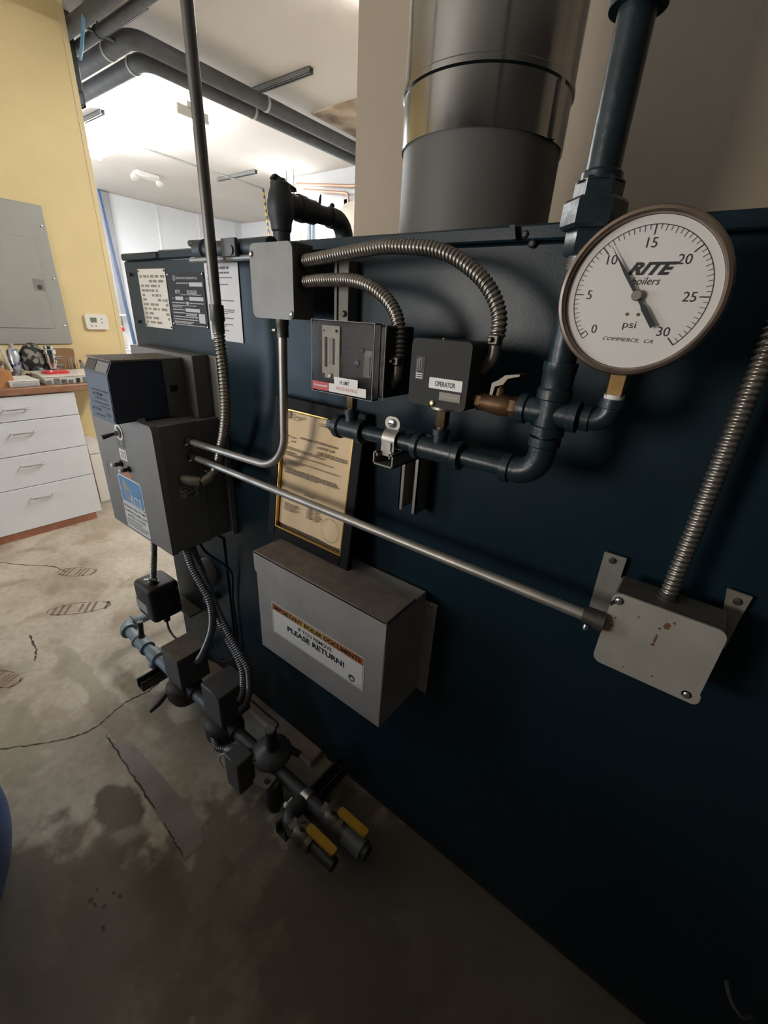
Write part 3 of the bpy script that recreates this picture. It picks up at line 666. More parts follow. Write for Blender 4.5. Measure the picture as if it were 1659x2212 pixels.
text('Honeywell', (-.297, .5488, 1.3022), mat('plate_letter', (.42, .38, .32), .4), op, h=.0058, wd=.0275, bold=.01)
screw(op, (-.3245, .5500, 1.2905), (0, -1, 0), .0042, .003, mat('brass_screw', (.55, .47, .28), .35, metal=.7))
screw(op, (-.333, .580, 1.3760), (0, 0, 1), .003, .002, steel)
part(B().lathe((-.3185, PY, 0), 'z', [(1.2865, .018), (1.2835, .0195), (1.2800, .0195), (1.2780, .012), (1.2765, .009)], 28), 'diaphragm_flange', mat('flange_tin', (.34, .30, .25), .4, metal=.6), op)

# ================================================================== flexible conduits and 90 degree connectors
def flex_thing(name, label, pts, r, group=None, pitch=.0066):
    return solo(B().flex(pts, r, pitch), name, flex_m, label, 'conduit', group, 80)
FU = [(-.688, .632, 1.4865), (-.639, .626, 1.489), (-.578, .620, 1.493), (-.518, .613, 1.497), (-.470, .607, 1.499), (-.425, .604, 1.497), (-.383, .603, 1.493), (-.351, .602, 1.485), (-.323, .601, 1.472), (-.296, .599, 1.455), (-.276, .597, 1.436), (-.263, .595, 1.416), (-.258, .592, 1.401), (-.257, .590, 1.383)]
flex_thing('flexible_conduit', 'long ribbed metal conduit arching over to the OPERATOR control', FU, .0108)
FL = [(-.688, .632, 1.4525), (-.616, .622, 1.455), (-.545, .612, 1.454), (-.497, .603, 1.446), (-.461, .597, 1.431), (-.437, .592, 1.414), (-.421, .586, 1.395), (-.413, .580, 1.371), (-.4085, .575, 1.343)]
flex_thing('flexible_conduit', 'shorter ribbed metal conduit arching down to the clear-fronted limit control', FL, .0108)
def connector(label, x_side, y, z_top, drop, dark=True):
    t = thing('conduit_connector', label, 'fitting', (x_side + .008, y, z_top - drop))
    part(B().tube(fillet([(x_side + .014, y, z_top), (x_side + .0135, y, z_top - drop * .55), (x_side - .001, y, z_top - drop)], .02, 8), [.0085] * 10 + [.0072], 16), 'elbow_body', mat('connector_zinc', (.30, .275, .235), .4, metal=.7), t)
    part(B().box(x_side + .006, x_side + .022, y - .0125, y + .004, z_top - .010, z_top + .004, .002), 'clamp', dark_conn, t)
    screw(t, (x_side + .012, y - .0125, z_top - .003), (0, -1, 0), .0035, .006, dark_conn)
    return t
connector('zinc right angle connector on the side of the limit control', -.4195, .5720, 1.343, .045)
connector('zinc right angle connector on the side of the OPERATOR control', -.2710, .5885, 1.384, .046)

# ================================================================== upper junction box
jb = thing('junction_box', 'square metal junction box with blank cover high on the boiler near the flue elbow', 'junction box', (-.74, .63, 1.386))
part(B().box(-.799, -.681, .606, .660, 1.387, 1.516, .002), 'box', mat('box_zinc_dark', (.15, .145, .135), .5, metal=.4, var=.2, scale=20), jb)
cpoly = rrect(-.8005, -.6775, 1.3855, 1.5155, .014, 6)
part(B().prism(cpoly, 'y', .606, .6035), 'cover', galv, jb, 'blank light grey cover')
for x, z in ((-.795, 1.498), (-.6835, 1.3955)):
    part(B().prism(circ(x, z, .0065, 16), 'y', .6036, .6030), 'screw_slot', dark_conn, jb)
    screw(jb, (x, .6032, z), (0, -1, 0), .0048, .003, steel)
part(B().prism([(-.6935, 1.3855), (-.6845, 1.3855), (-.6825, 1.397), (-.686, 1.400)], 'y', .6036, .6029), 'cover_slot', dark_conn, jb)
for z in (1.4865, 1.4525): part(B().lathe((-.681, .632, z), 'x', [(0, .0135), (.006, .0135), (.006, .012), (.014, .012)], 18), 'locknut', dark_conn, jb)

# EMT bend from the control box up to the junction box
EY = .612
e1 = thing('conduit_bend', 'bent rigid steel conduit sweeping from control box up to the junction box', 'conduit', (-.74, EY, 1.06))
part(B().tube(fillet([(-1.112, .596, 1.061), (-.86, .604, 1.066), (-.733, EY, 1.068), (-.7285, .618, 1.37)], .085, 18), .0090, 20), 'tube', emt_m, e1)
part(B().lathe((-.7285, .618, 0), 'z', [(1.388, .013), (1.376, .013), (1.374, .0118), (1.352, .0118)], 20), 'coupling', dark_conn, e1)
screw(e1, (-.7395, .610, 1.3645), (-1, -.4, 0), .0038, .008, steel)
part(B().lathe((0, .596, 1.061), 'x', [(-1.116, .013), (-1.108, .013), (-1.106, .0115), (-1.092, .0115)], 20), 'coupling', dark_conn, e1)
screw(e1, (-1.1, .585, 1.0555), (0, -1, -.3), .0035, .007, steel)
# long straight EMT
e2 = thing('conduit_run', 'long straight steel conduit crossing in front of boiler and certificate', 'conduit', (-.58, .6, 1.01))
part(B().tube([(-1.10, .600, 1.0165), (-.06, .600, 1.0165)], .0090, 20), 'tube', emt_m, e2)
part(B().lathe((0, .600, 1.0165), 'x', [(-1.116, .0135), (-1.106, .0135), (-1.104, .0118), (-1.085, .0118)], 20), 'coupling', dark_conn, e2)
screw(e2, (-1.096, .589, 1.011), (0, -1, -.3), .0035, .007, steel)
part(B().lathe((0, .600, 1.0165), 'x', [(-.060, .0118), (-.044, .0118), (-.043, .0145), (-.030, .0145)], 20), 'coupling', dark_conn, e2)
screw(e2, (-.0515, .592, 1.0065), (0, -.5, -1), .0036, .008, steel)

# ================================================================== lower right junction box
j2 = thing('junction_box', 'square metal junction box with rust-spotted cover and brackets at the right', 'junction box', (.036, .64, .94))
part(B().box(-.030, .100, .609, .668, .946, 1.066, .002), 'box', mat('box_zinc_brown', (.13, .12, .105), .5, metal=.4, var=.2, scale=20), j2)
cp2 = []
for p in rrect(-.0315, .1015, .944, 1.0675, .012, 6): cp2.append(p)
part(B().prism(cp2, 'y', .609, .6055), 'cover', galv2, j2, 'pale grey cover with rust spots')
part(B().prism(rrect(.070, .104, .9445, .966, .008, 4), 'y', .609, .6050), 'cover_ear', galv2, j2)
for x, z in ((-.0225, 1.0565), (.0885, .9555)):
    part(B().prism(circ(x, z, .0062, 16), 'y', .6056, .6050), 'screw_slot', dark_conn, j2)
    screw(j2, (x, .6048, z), (0, -1, 0), .0046, .003, steel)
part(B().prism([(-.0305, 1.044), (-.0235, 1.0535), (-.0275, 1.0565), (-.0325, 1.050)], 'y', .6056, .6048), 'cover_slot', ink, j2)
for x, z, rx, rz in ((.0395, 1.045, .0040, .0050), (.0460, 1.0535, .0017, .0020), (.0330, 1.038, .0022, .0016), (-.020, 1.028, .0014, .0018), (-.0215, 1.014, .0018, .0016), (.0325, 1.010, .0028, .0022), (.006, 1.043, .0017, .0012), (.046, .960, .002, .0014), (.010, .955, .0012, .0012), (.033, 1.020, .0016, .008)):
    sp = [(x + rx * math.cos(2 * math.pi * i / 12) * random.uniform(.75, 1.2), z + rz * math.sin(2 * math.pi * i / 12) * random.uniform(.75, 1.2)) for i in range(12)]
    part(B().prism(sp, 'y', .6055, .6052), 'rust_spot', rust_ink, j2)
br_m = mat('bracket_zinc', (.37, .36, .315), .45, metal=.45, var=.15, scale=40)
b1 = B().prism([(-.066, 1.083), (-.034, 1.083), (-.034, 1.050), (-.030, 1.046), (-.030, .980), (-.064, .978)], 'y', .690, .6935)
part(b1, 'mounting_bracket', br_m, j2)
b2 = B().prism([(.091, 1.0865), (.120, 1.0855), (.118, 1.045), (.118, .995), (.101, 1.010), (.098, 1.050)], 'y', .690, .6935)
part(b2, 'mounting_bracket', br_m, j2)
for x in (-.052, .107): screw(j2, (x, .690, 1.073), (0, -1, 0), .0052, .005, dark_conn)
part(B().box(-.030, .100, .668, .699, .985, 1.03), 'standoff', dark_conn, j2)
flex_thing('flexible_conduit', 'ribbed metal conduit rising straight up from the junction box at right', [(.0295, .645, 1.060), (.030, .648, 1.15), (.030, .650, 1.30), (.031, .652, 1.50), (.031, .655, 1.75)], .0112, pitch=.0075)
part(B().lathe((.0295, .645, 0), 'z', [(1.064, .0145), (1.069, .0145), (1.069, .012), (1.076, .012)], 18), 'locknut', dark_conn, j2)

# ================================================================== vertical conduit and its flexible tail, left
vp = thing('vertical_conduit', 'tall rigid steel conduit coming down from the ceiling at left', 'conduit', (-.954, .62, 1.37))
part(B().tube([(-.954, .62, HC), (-.954, .62, 1.39)], .0117, 20), 'tube', mat('dark_emt', (.20, .195, .185), .42, metal=.6, var=.2, scale=20), vp)
part(B().lathe((-.954, .62, 0), 'z', [(1.405, .0118), (1.405, .0158), (1.372, .0158), (1.369, .0135), (1.345, .0135)], 20), 'coupling', dark_conn, vp)
flex_thing('flexible_conduit', 'ribbed conduit tail hanging below the vertical conduit to the control box', [(-.954, .62, 1.356), (-.953, .62, 1.325), (-.950, .62, 1.250), (-.958, .621, 1.169), (-.980, .624, 1.108), (-1.005, .627, 1.063), (-1.038, .634, 1.012), (-1.072, .640, .972)], .0135, pitch=.0085)
cn = thing('conduit_connector', 'angled zinc connector where the hanging ribbed conduit enters the control box', 'fitting', (-1.09, .6, .94))
part(B().tube([(-1.118, .566, .957), (-1.098, .578, .954), (-1.082, .598, .950)], [.0150, .0158, .0150], 18), 'body', mat('connector_zinc2', (.27, .245, .20), .45, metal=.6), cn)
part(B().tube([(-1.080, .600, .946), (-1.073, .622, .956), (-1.070, .640, .974)], [.0145, .015, .0130], 18), 'cap', mat('connector_zinc2', (.27, .245, .20)), cn)
screw(cn, (-1.076, .618, .976), (-.3, -1, 1), .003, .008, steel)

# strut and clamp holding the vertical conduit at the boiler top
sb = thing('conduit_support', 'dark round bracket arm behind the vertical conduit at the boiler top edge', 'bracket', (-.94, .66, 1.49))
part(B().tube([(-1.055, .66, 1.519), (-.80, .66, 1.519)], .0175, 22), 'arm', mat('support_teal', (.028, .045, .055), .45), sb)
part(B().lathe((0, .66, 1.519), 'x', [(-1.060, .012), (-1.060, .0225), (-1.030, .0225), (-1.026, .0180)], 24), 'end_cap', mat('support_teal', (.028, .045, .055)), sb)
part(B().tube([(-1.090, .655, 1.5335), (-1.055, .655, 1.5335)], .007, 12), 'pin', black_iron, sb)
part(B().box(-.935, -.885, .632, .640, 1.500, 1.534, .001), 'clip_plate', mat('clip_grey', (.12, .12, .115), .5, metal=.4), sb)
part(B().prism(circ(-.900, 1.511, .009, 18), 'y', .632, .629), 'clip_boss', dark_conn, sb)
part(B().tube([(-1.085, .650, 1.4985), (-.80, .645, 1.4985)], .0058, 12), 'threaded_rod', strut_m, sb)

# ================================================================== strut bracket that carries the header
st = thing('strut_bracket', 'slotted steel strut bracket bolted to the boiler carrying the pipe header', 'bracket', (-.423, .66, 1.045))
def cchan_y(b, x0, x1, z0, z1, y0, y1, t=.0026, lip=.009):     # channel running along y, open upward
    b.box(x0, x1, y0, y1, z0, z0 + t); b.box(x0, x0 + t, y0, y1, z0, z1); b.box(x1 - t, x1, y0, y1, z0, z1)
    for xa, s_ in ((x0, 1), (x1, -1)):
        b.box(xa, xa + s_ * lip, y0, y1, z1 - t, z1); b.box(xa + s_ * lip, xa + s_ * (lip - t), y0, y1, z1 - .008, z1)
    return b
part(cchan_y(B(), -.4265, -.3855, 1.174, 1.197, .546, .664), 'arm', mat('strut_zinc', (.33, .31, .27), .42, metal=.6, var=.2, scale=30), st, 'horizontal strut arm')
vs_ = B(); x0, x1 = -.4445, -.4025
vs_.box(x0, x1, .697, .700, 1.048, 1.20); vs_.box(x0, x0 + .003, .659, .700, 1.048, 1.20); vs_.box(x1 - .003, x1, .659, .700, 1.048, 1.20)
vs_.box(x0, x0 + .009, .659, .662, 1.048, 1.20); vs_.box(x1 - .009, x1, .659, .662, 1.048, 1.20)
part(vs_, 'upright', mat('strut_zinc', (.33, .31, .27)), st, 'vertical strut channel')
for z in (1.135, 1.075): screw(st, (-.4175, .697, z), (0, -1, 0), .005, .006, steel, 'bolt')
cl = thing('pipe_clamp', 'pale steel strap clamp holding the pipe header on the strut arm', 'clamp', (-.407, PY, 1.19))
cpts = [(PY - .0165, 1.192)] + [(PY + .0165 * math.cos(a), HZ + .0165 * math.sin(a)) for a in [math.radians(200 - 20 * i) for i in range(11)]] + [(PY + .0165, 1.192)]
b = B(); n = len(cpts); out = [(y + (.002 if y > PY else -.002) * (1), z + .0018 * (1 if z > HZ else 0)) for y, z in cpts]
for x0_, x1_ in ((-.419, -.393),):
    b.prism(cpts + out[::-1], 'x', x0_, x1_)
cl_m = mat('clamp_steel', (.46, .44, .40), .4, metal=.5, var=.25, scale=60)
part(b, 'strap', cl_m, cl)
part(B().prism([(-.414, 1.214), (-.398, 1.214), (-.398, 1.200), (-.3935, 1.196), (-.3935, 1.190), (-.4185, 1.190), (-.4185, 1.196), (-.414, 1.200)], 'y', PY - .0178, PY - .0205), 'strap_tab', cl_m, cl)
part(B().prism(rrect(-.4235, -.3935, 1.2300, 1.2530, .0112, 6), 'y', PY - .004, PY - .001), 'ear', cl_m, cl)
part(B().lathe((-.4085, PY - .004, 1.2420), (0, -1, 0), [(0, .0078), (.003, .0074), (.004, .006)], 18), 'clamp_screw', steel, cl)
part(B().box(-.4145, -.4025, PY - .0085, PY - .0078, 1.2412, 1.2428), 'screw_slot', ink, cl)
# ================================================================== control enclosure
EX0, EX1 = -1.482, -1.116
en = thing('control_enclosure', 'grey steel control box with toggle switch and blue logo sticker', 'control box', (-1.3, .6, .735))
part(B().box(EX0, EX1, .520, .632, .737, 1.112, .002), 'body', grey_enclosure, en)
part(B().prism([(EX0 - .002, .735), (EX1 + .002, .735), (EX1 + .002, 1.100), (EX1 - .006, 1.113), (-1.175, 1.113), (-1.184, 1.122), (EX0 - .002, 1.122)], 'y', .503, .522), 'cover', grey_enclosure, en, 'grey front cover')
part(B().box(EX0, EX1, .632, .699, .742, 1.112, .002).box(EX0, -1.136, .6485, .699, 1.1122, 1.280, .002), 'back_pan', mat('back_pan_grey', (.17, .165, .155), .5, var=.1, scale=9), en)
part(B().box(EX1, -1.078, .696, .699, .748, 1.112).box(-1.136, -1.078, .696, .699, 1.112, 1.28), 'mounting_flange', mat('back_pan_grey', (.17, .165, .155)), en)
part(B().box(-1.086, -1.0775, .684, .699, .748, 1.280), 'flange_lip', grey_enclosure, en)
for z in (.765, 1.048): screw(en, (-1.095, .696, z), (0, -1, 0), .004, .004, dark_conn)
CY = .503
part(B().prism(rrect(-1.334, -1.288, 1.018, 1.064, .003), 'y', CY, CY - .0008), 'switch_plate', mat('switch_plate', (.10, .10, .09), .5), en)
bb = B(); n = 32
for i in range(n):
    a0, a1 = 2 * math.pi * i / n, 2 * math.pi * (i + 1) / n
    bb.add([(-1.311 + r * math.cos(a), CY - .0015, 1.062 + r * math.sin(a)) for a, r in ((a0, .0235), (a1, .0235), (a1, .0170), (a0, .0170))], [(0, 1, 2, 3)])
part(bb, 'switch_ring', white_label, en)
part(B().prism(circ(-1.311, 1.062, .0175), 'y', CY, CY - .0012), 'switch_dial', mat('switch_plate', (.1, .1, .09)), en)
part(B().lathe((-1.311, CY, 1.060), (0, -1, 0), [(0, .012), (.006, .012), (.006, .008), (.014, .007)], 12), 'switch_nut', steel, en)
part(B().tube([(-1.311, CY - .012, 1.060), (-1.320, CY - .042, 1.052)], [.0045, .0065], 12), 'toggle', dark_conn, en)
text('ON', (-1.311, CY - .0012, 1.034), pl_w, en, h=.005); text('OFF', (-1.311, CY - .0012, 1.026), pl_w, en, h=.005)
part(B().prism(rect(-1.334, -1.290, .979, 1.011), 'y', CY, CY - .0008), 'tag_label', white_label, en)
bb = B()
for i, x in enumerate((-1.326, -1.314, -1.302)): dashes(bb, (0, CY - .001, 0), [(x, .986 + .0045 * k, .008, .0028) for k in range(5)])
part(bb, 'print', ink, en)
for x, z in ((-1.338, .962), (-1.290, .957)):
    part(B().lathe((x, CY, z), (0, -1, 0), [(0, .010), (.004, .010), (.004, .006), (.018, .006), (.020, .004)], 16), 'push_button', black_plastic, en)
    part(B().lathe((x - .003, CY - .019, z), (0, -1, 0), [(0, .0065), (.007, .0065), (.009, .004)], 14), 'button_cap', white_plastic, en)
part(B().prism(rect(-1.343, -1.281, .9285, .9375), 'y', CY, CY - .0008), 'orange_label', orange_label, en)
part(B().prism(rrect(-1.384, -1.238, .832, .923, .012, 5), 'y', CY, CY - .0006), 'sticker_border', white_label, en)
stk = part(B().prism(rrect(-1.380, -1.242, .836, .919, .010, 5), 'y', CY - .0006, CY - .0010), 'logo_sticker', mat('logo_blue', (.055, .20, .46), .4, col2=(.10, .32, .60), scale=9), en, 'blue sticker with gold emblem')
em = mat('emblem_gold', (.55, .36, .16), .4)
fl = B(); cx, cz = -1.330, .868          # abstract flame-and-gear emblem
for i in range(10):
    a0 = 2 * math.pi * i / 10; 
    fl.add([(cx + r * math.cos(a0 + d), CY - .0012, cz + r * math.sin(a0 + d)) for r, d in ((.020, -.12), (.026, -.06), (.026, .06), (.020, .12))], [(0, 1, 2, 3)])
for i in range(24):
    a0, a1 = 2 * math.pi * i / 24, 2 * math.pi * (i + 1) / 24
    fl.add([(cx + r * math.cos(a), CY - .0012, cz + r * math.sin(a)) for a, r in ((a0, .0205), (a1, .0205), (a1, .0150), (a0, .0150))], [(0, 1, 2, 3)])
part(fl, 'emblem', em, stk)
part(B().prism([(-1.352, .884), (-1.340, .884), (-1.336, .896), (-1.345, .911), (-1.357, .899)], 'y', CY - .001, CY - .0012), 'emblem', em, stk)
text('RITE', (-1.286, CY - .0014, .856), mat('sticker_letter', (.62, .68, .74), .4), stk, h=.022, wd=.066, bold=.02)
dash = dashes(B(), (0, CY - .0014, 0), [(-1.325, .841, .075, .0035)]); part(dash, 'print', mat('sticker_letter', (.62, .68, .74)), stk)
part(B().prism(rect(-1.385, -1.236, .742, .830), 'y', CY, CY - .0006), 'notice_label', white_label, en)
for body, z in (('BOILER FEED PUMP', .8195), ('CONTROLS AND LOW', .8030), ('WATER CUTOFFS', .7865)):
    text(body, (-1.310, CY - .0009, z), ink, en, h=.0098, wd=.138 if 'W' not in body[:1] else .118, bold=.008)
part(dashes(B(), (0, CY - .0009, 0), [(-1.378, .773, .10, .004), (-1.378, .765, .135, .0026), (-1.378, .759, .135, .0026), (-1.378, .753, .12, .0026)]), 'print', ink_grey, en)
bb = B()
for k, (r0, a0, a1) in enumerate(((.032, 80, 250), (.028, 90, 235))):
    pts = [(-1.437 + r0 * .5 * math.cos(math.radians(a0 + (a1 - a0) * i / 14)), CY - .0006, .919 + r0 * math.sin(math.radians(a0 + (a1 - a0) * i / 14))) for i in range(15)]
    bb.tube(pts, .0008, 5)
part(bb, 'chalk_mark', mat('chalk', (.5, .5, .5), .8), en)
# label on the shaded side
part(B().add([(EX1 + .0006, .553, .916), (EX1 + .0006, .608, .913), (EX1 + .0006, .609, .928), (EX1 + .0006, .554, .933)], [(0, 1, 2, 3)]), 'side_label', mat('side_label', (.42, .41, .38), .5), en)
part(B().add([(EX1 + .0006, .553, .899), (EX1 + .0006, .607, .897), (EX1 + .0006, .608, .910), (EX1 + .0006, .553, .913)], [(0, 1, 2, 3)]), 'side_label', mat('side_label', (.42, .41, .38)), en)
part(dashes(B(), (EX1 + .0009, 0, 0), [(.557, .927, .045, .004), (.575, .919, .02, .004), (.572, .907, .026, .004), (.572, .902, .022, .004)], xd=(0, 1, 0)), 'print', ink, en)

# flame safeguard (blue) standing on the enclosure front
fs = thing('flame_safeguard', 'dark blue plastic burner control module mounted above the grey control box', 'control', (-1.25, .55, 1.114))
poly = [(.455, 1.236), (.470, 1.264), (.592, 1.264), (.592, 1.117), (.452, 1.114)]
part(B().prism(poly, 'x', -1.322, -1.186), 'module', blue_ctl, fs)
part(B().prism([(.592, 1.268), (.648, 1.270), (.648, 1.110), (.592, 1.116)], 'x', -1.326, -1.184), 'subbase', tan_ctl, fs)
part(B().box(-1.1845, -1.1825, .604, .624, 1.183, 1.200), 'knockout', ink, fs)
part(B().box(-1.325, -1.183, .466, .648, 1.2640, 1.2690, .001), 'top_dust_cap', mat('dusty_top', (.27, .235, .185), .85, var=.4, scale=25), fs)
def onfront(x, s_): # s_ along sloping front from z
    return None
part(B().add([(-1.318, .4505, 1.118), (-1.189, .4505, 1.118), (-1.189, .4540, 1.232), (-1.318, .4540, 1.232)], [(0, 1, 2, 3)]), 'front_label', blue_front, fs)
part(B().add([(-1.318, .4548, 1.2385), (-1.262, .4548, 1.2385), (-1.262, .4665, 1.2608), (-1.318, .4665, 1.2608)], [(0, 1, 2, 3)]), 'badge', mat('badge_dark', (.05, .05, .05), .5), fs)
part(B().add([(-1.258, .4548, 1.2385), (-1.192, .4548, 1.2385), (-1.192, .4665, 1.2608), (-1.258, .4665, 1.2608)], [(0, 1, 2, 3)]), 'badge', mat('badge_grey', (.24, .235, .23), .5), fs)
part(dashes(B(), (0, .4500, 0), [(-1.300, 1.190, .10, .003), (-1.290, 1.180, .05, .006), (-1.285, 1.170, .07, .003), (-1.30, 1.158, .09, .003), (-1.26, 1.150, .06, .0022), (-1.31, 1.14, .05, .006), (-1.23, 1.132, .03, .008), (-1.29, 1.125, .05, .004)]), 'print', mat('dark_print', (.02, .03, .05), .5), fs)

# ================================================================== document box
db = thing('document_box', 'grey sheet-metal document box with orange and white notice label', 'box', (-.58, .62, .568))
DX0, DX1, DF = -.785, -.374, .546
part(B().box(DX0 + .002, DX1 - .002, .549, .696, .568, .858, .002), 'body', grey_box, db)
top_m = mat('dusty_grey_top', (.20, .172, .145), .8, var=.3, scale=30)
lid = B(); lid.prism([(DX0, .811), (DX0 + .006, .806), (DX1 - .008, .806), (DX1, .813), (DX1, .862), (DX0, .862)], 'y', DF, .549)
part(lid, 'lid_lip', grey_box, db)
part(B().box(DX0, DX1, DF, .652, .857, .865, .002), 'lid_top', top_m, db, 'dusty lid top')
part(B().box(DX1 - .003, DX1, .549, .645, .84, .862), 'lid_side', grey_box, db)
part(B().box(DX1, -.347, .696, .699, .572, .834), 'mounting_flange', grey_box, db); part(B().box(DX1 - .003, DX1, .66, .699, .572, .834), 'flange_return', grey_box, db)
for z in (.828, .58): screw(db, (-.360, .696, z), (0, -1, 0), .004, .003, steel)
screw(db, (DX1, .640, .848), (1, 0, 0), .0035, .003, steel)
def doc_band():
    m = bpy.data.materials.new('label_band'); m.use_nodes = True; N = m.node_tree.nodes; L = m.node_tree.links; bs = N['Principled BSDF']; bs.inputs['Roughness'].default_value = .45
    tc = N.new('ShaderNodeTexCoord'); sp = N.new('ShaderNodeSeparateXYZ'); r = N.new('ShaderNodeValToRGB'); L.new(tc.outputs['Generated'], sp.inputs[0]); L.new(sp.outputs[0], r.inputs[0])
    r.color_ramp.elements[0].color = (.52, .12, .045, 1); r.color_ramp.elements[1].color = (.52, .12, .045, 1)
    e = r.color_ramp.elements.new(.42); e.color = (.62, .42, .10, 1); e = r.color_ramp.elements.new(.55); e.color = (.62, .42, .10, 1); e = r.color_ramp.elements.new(.68); e.color = (.56, .22, .07, 1)
    L.new(r.outputs[0], bs.inputs['Base Color']); return m
LY = .5488
part(B().prism(rrect(-.729, -.4255, .6445, .7400, .002, 2), 'y', LY, LY - .0006), 'label_sheet', white_label, db, 'white notice label')
bo = B()
for x0, x1, z0, z1 in ((-.7265, -.428, .6465, .6473), (-.7265, -.428, .7372, .7380), (-.7265, -.7257, .6465, .738), (-.4288, -.428, .6465, .738)): bo.prism(rect(x0, x1, z0, z1), 'y', LY - .0006, LY - .0009)
part(bo, 'label_border', ink, db)
part(B().prism(rect(-.7257, -.4288, .7180, .7372), 'y', LY - .0006, LY - .0009), 'label_band', doc_band(), db, 'orange to yellow banner')
text('IMPORTANT BOILER DOCUMENTS', (-.5772, LY - .0012, .7276), ink, db, h=.0122, wd=.286, bold=.034)
text('IF YOU REMOVE', (-.577, LY - .0009, .7055), ink, db, h=.0112, wd=.112, bold=.014)
text('PLEASE RETURN!', (-.577, LY - .0009, .6860), ink, db, h=.0160, wd=.190, bold=.040)
part(B().prism(circ(-.460, .6625, .0095, 18), 'y', LY - .0006, LY - .0009), 'label_logo', mat('logo_grey', (.08, .09, .10), .5), db)
part(B().prism([(-.466, .659), (-.456, .657), (-.453, .663), (-.459, .666)], 'y', LY - .0009, LY - .0011), 'label_logo', white_label, db)
text('R P B', (-.438, LY - .0009, .655), ink_grey, db, h=.0035, wd=.012)

# ================================================================== framed certificate leaning on the boiler
fc = thing('framed_certificate', 'aged paper certificate in a black frame leaning on the boiler atop the grey box', 'certificate', (-.69, .645, .865))
FX0, FX1 = -.836, -.552; FH = .357
tilt = math.atan2(.047, .35)
FM = Matrix.Translation((0, .630, .865)) @ Matrix.Rotation(-tilt, 4, 'X')
def fpart(b, name, m, label=None): b.xform(FM); return part(b, name, m, fc, label)
fr = B(); t = .027
fr.box(FX0, FX0 + t, 0, .016, 0, FH, .002); fr.box(FX1 - t, FX1, 0, .016, 0, FH, .002); fr.box(FX0 + t, FX1 - t, 0, .016, 0, t, .002); fr.box(FX0 + t, FX1 - t, 0, .016, FH - t, FH, .002)
fpart(fr, 'frame', frame_m, 'black wooden frame')
gl = B(); i0, i1, k0, k1 = FX0 + t, FX1 - t, t, FH - t; q = .0028
gl.box(i0, i0 + q, .001, .010, k0, k1); gl.box(i1 - q, i1, .001, .010, k0, k1); gl.box(i0 + q, i1 - q, .001, .010, k0, k0 + q); gl.box(i0 + q, i1 - q, .001, .010, k1 - q, k1)
fpart(gl, 'gold_fillet', gold, 'thin gold inner trim')
pg = B(); nx_, nz_ = 18, 26; vs = []
for j in range(nz_ + 1):
    for i in range(nx_ + 1):
        u, v = i / nx_, j / nz_
        yy = .0105 - .0016 * math.sin(u * 9 + v * 2.5) * math.sin(v * 4 + 1) - .0010 * math.sin(u * 17 - v * 7)
        vs.append((i0 + .004 + (i1 - i0 - .010) * u, yy, k0 + .012 + (k1 - k0 - .018) * v))
pg.add(vs, [(j * (nx_ + 1) + i, j * (nx_ + 1) + i + 1, (j + 1) * (nx_ + 1) + i + 1, (j + 1) * (nx_ + 1) + i) for j in range(nz_) for i in range(nx_)])
pap = fpart(pg, 'paper', paper_old, 'wrinkled aged certificate paper')
fpart(B().box(i0, i1, 0.013, .015, k0, k1), 'backing', mat('backing_board', (.10, .075, .05), .8), None)
pr_ = B(); W_ = i1 - i0; X = lambda f: i0 + W_ * f; Zz = lambda f: k0 + (k1 - k0) * f
rows = [(X(.52), Zz(.945), W_ * .20, .0016), (X(.52), Zz(.930), W_ * .14, .0024), (X(.12), Zz(.927), W_ * .13, .0014),
        (X(.27), Zz(.800), W_ * .52, .0042), (X(.52), Zz(.765), W_ * .16, .0044), (X(.70), Zz(.765), W_ * .06, .004), (X(.52), Zz(.728), W_ * .40, .0034), (X(.52), Zz(.712), W_ * .40, .0034),
        (X(.06), Zz(.79), W_ * .05, .003), (X(.14), Zz(.785), W_ * .06, .003), (X(.14), Zz(.755), W_ * .06, .003), (X(.07), Zz(.735), W_ * .02, .003),
        (X(.06), Zz(.700), W_ * .50, .0022), (X(.06), Zz(.688), W_ * .56, .0022), (X(.06), Zz(.662), W_ * .16, .003), (X(.06), Zz(.650), W_ * .70, .0022), (X(.06), Zz(.638), W_ * .2, .0022),
        (X(.06), Zz(.600), W_ * .78, .0022), (X(.06), Zz(.588), W_ * .3, .0022), (X(.06), Zz(.576), W_ * .22, .0022),
        (X(.07), Zz(.530), W_ * .74, .0030), (X(.07), Zz(.518), W_ * .76, .0030), (X(.07), Zz(.506), W_ * .78, .0030), (X(.07), Zz(.494), W_ * .5, .0024),
        (X(.40), Zz(.365), W_ * .14, .0034), (X(.08), Zz(.34), W_ * .08, .0022)]
for k in range(3): rows.append((X(.09), Zz(.315 - .014 * k), W_ * .2, .0024))
for k in range(5): rows.append((X(.10), Zz(.235 - .014 * k), W_ * random.uniform(.16, .24), .0024))
for k in range(9): rows.append((X(.455), Zz(.305 - .0155 * k), W_ * .08, .0028)); rows.append((X(.56), Zz(.305 - .0155 * k), W_ * random.uniform(.05, .16), .0022))
rows += [(X(.74), Zz(.31), W_ * .07, .0022), (X(.86), Zz(.285), W_ * .07, .0022)]
dashes(pr_, (0, .0070, 0), rows); fpart(pr_, 'print', ink_soft)
sl = B(); n = 40; cx, cz = X(.80), Zz(.155)
for rr in (.030, .028):
    for i in range(n):
        a0, a1 = 2 * math.pi * i / n, 2 * math.pi * (i + .8) / n
        sl.add([(cx + r * math.cos(a), .0070, cz + r * math.sin(a)) for a, r in ((a0, rr), (a1, rr), (a1, rr - .0006), (a0, rr - .0006))], [(0, 1, 2, 3)])
fpart(sl, 'seal', mat('seal_ink', (.36, .27, .17), .8))
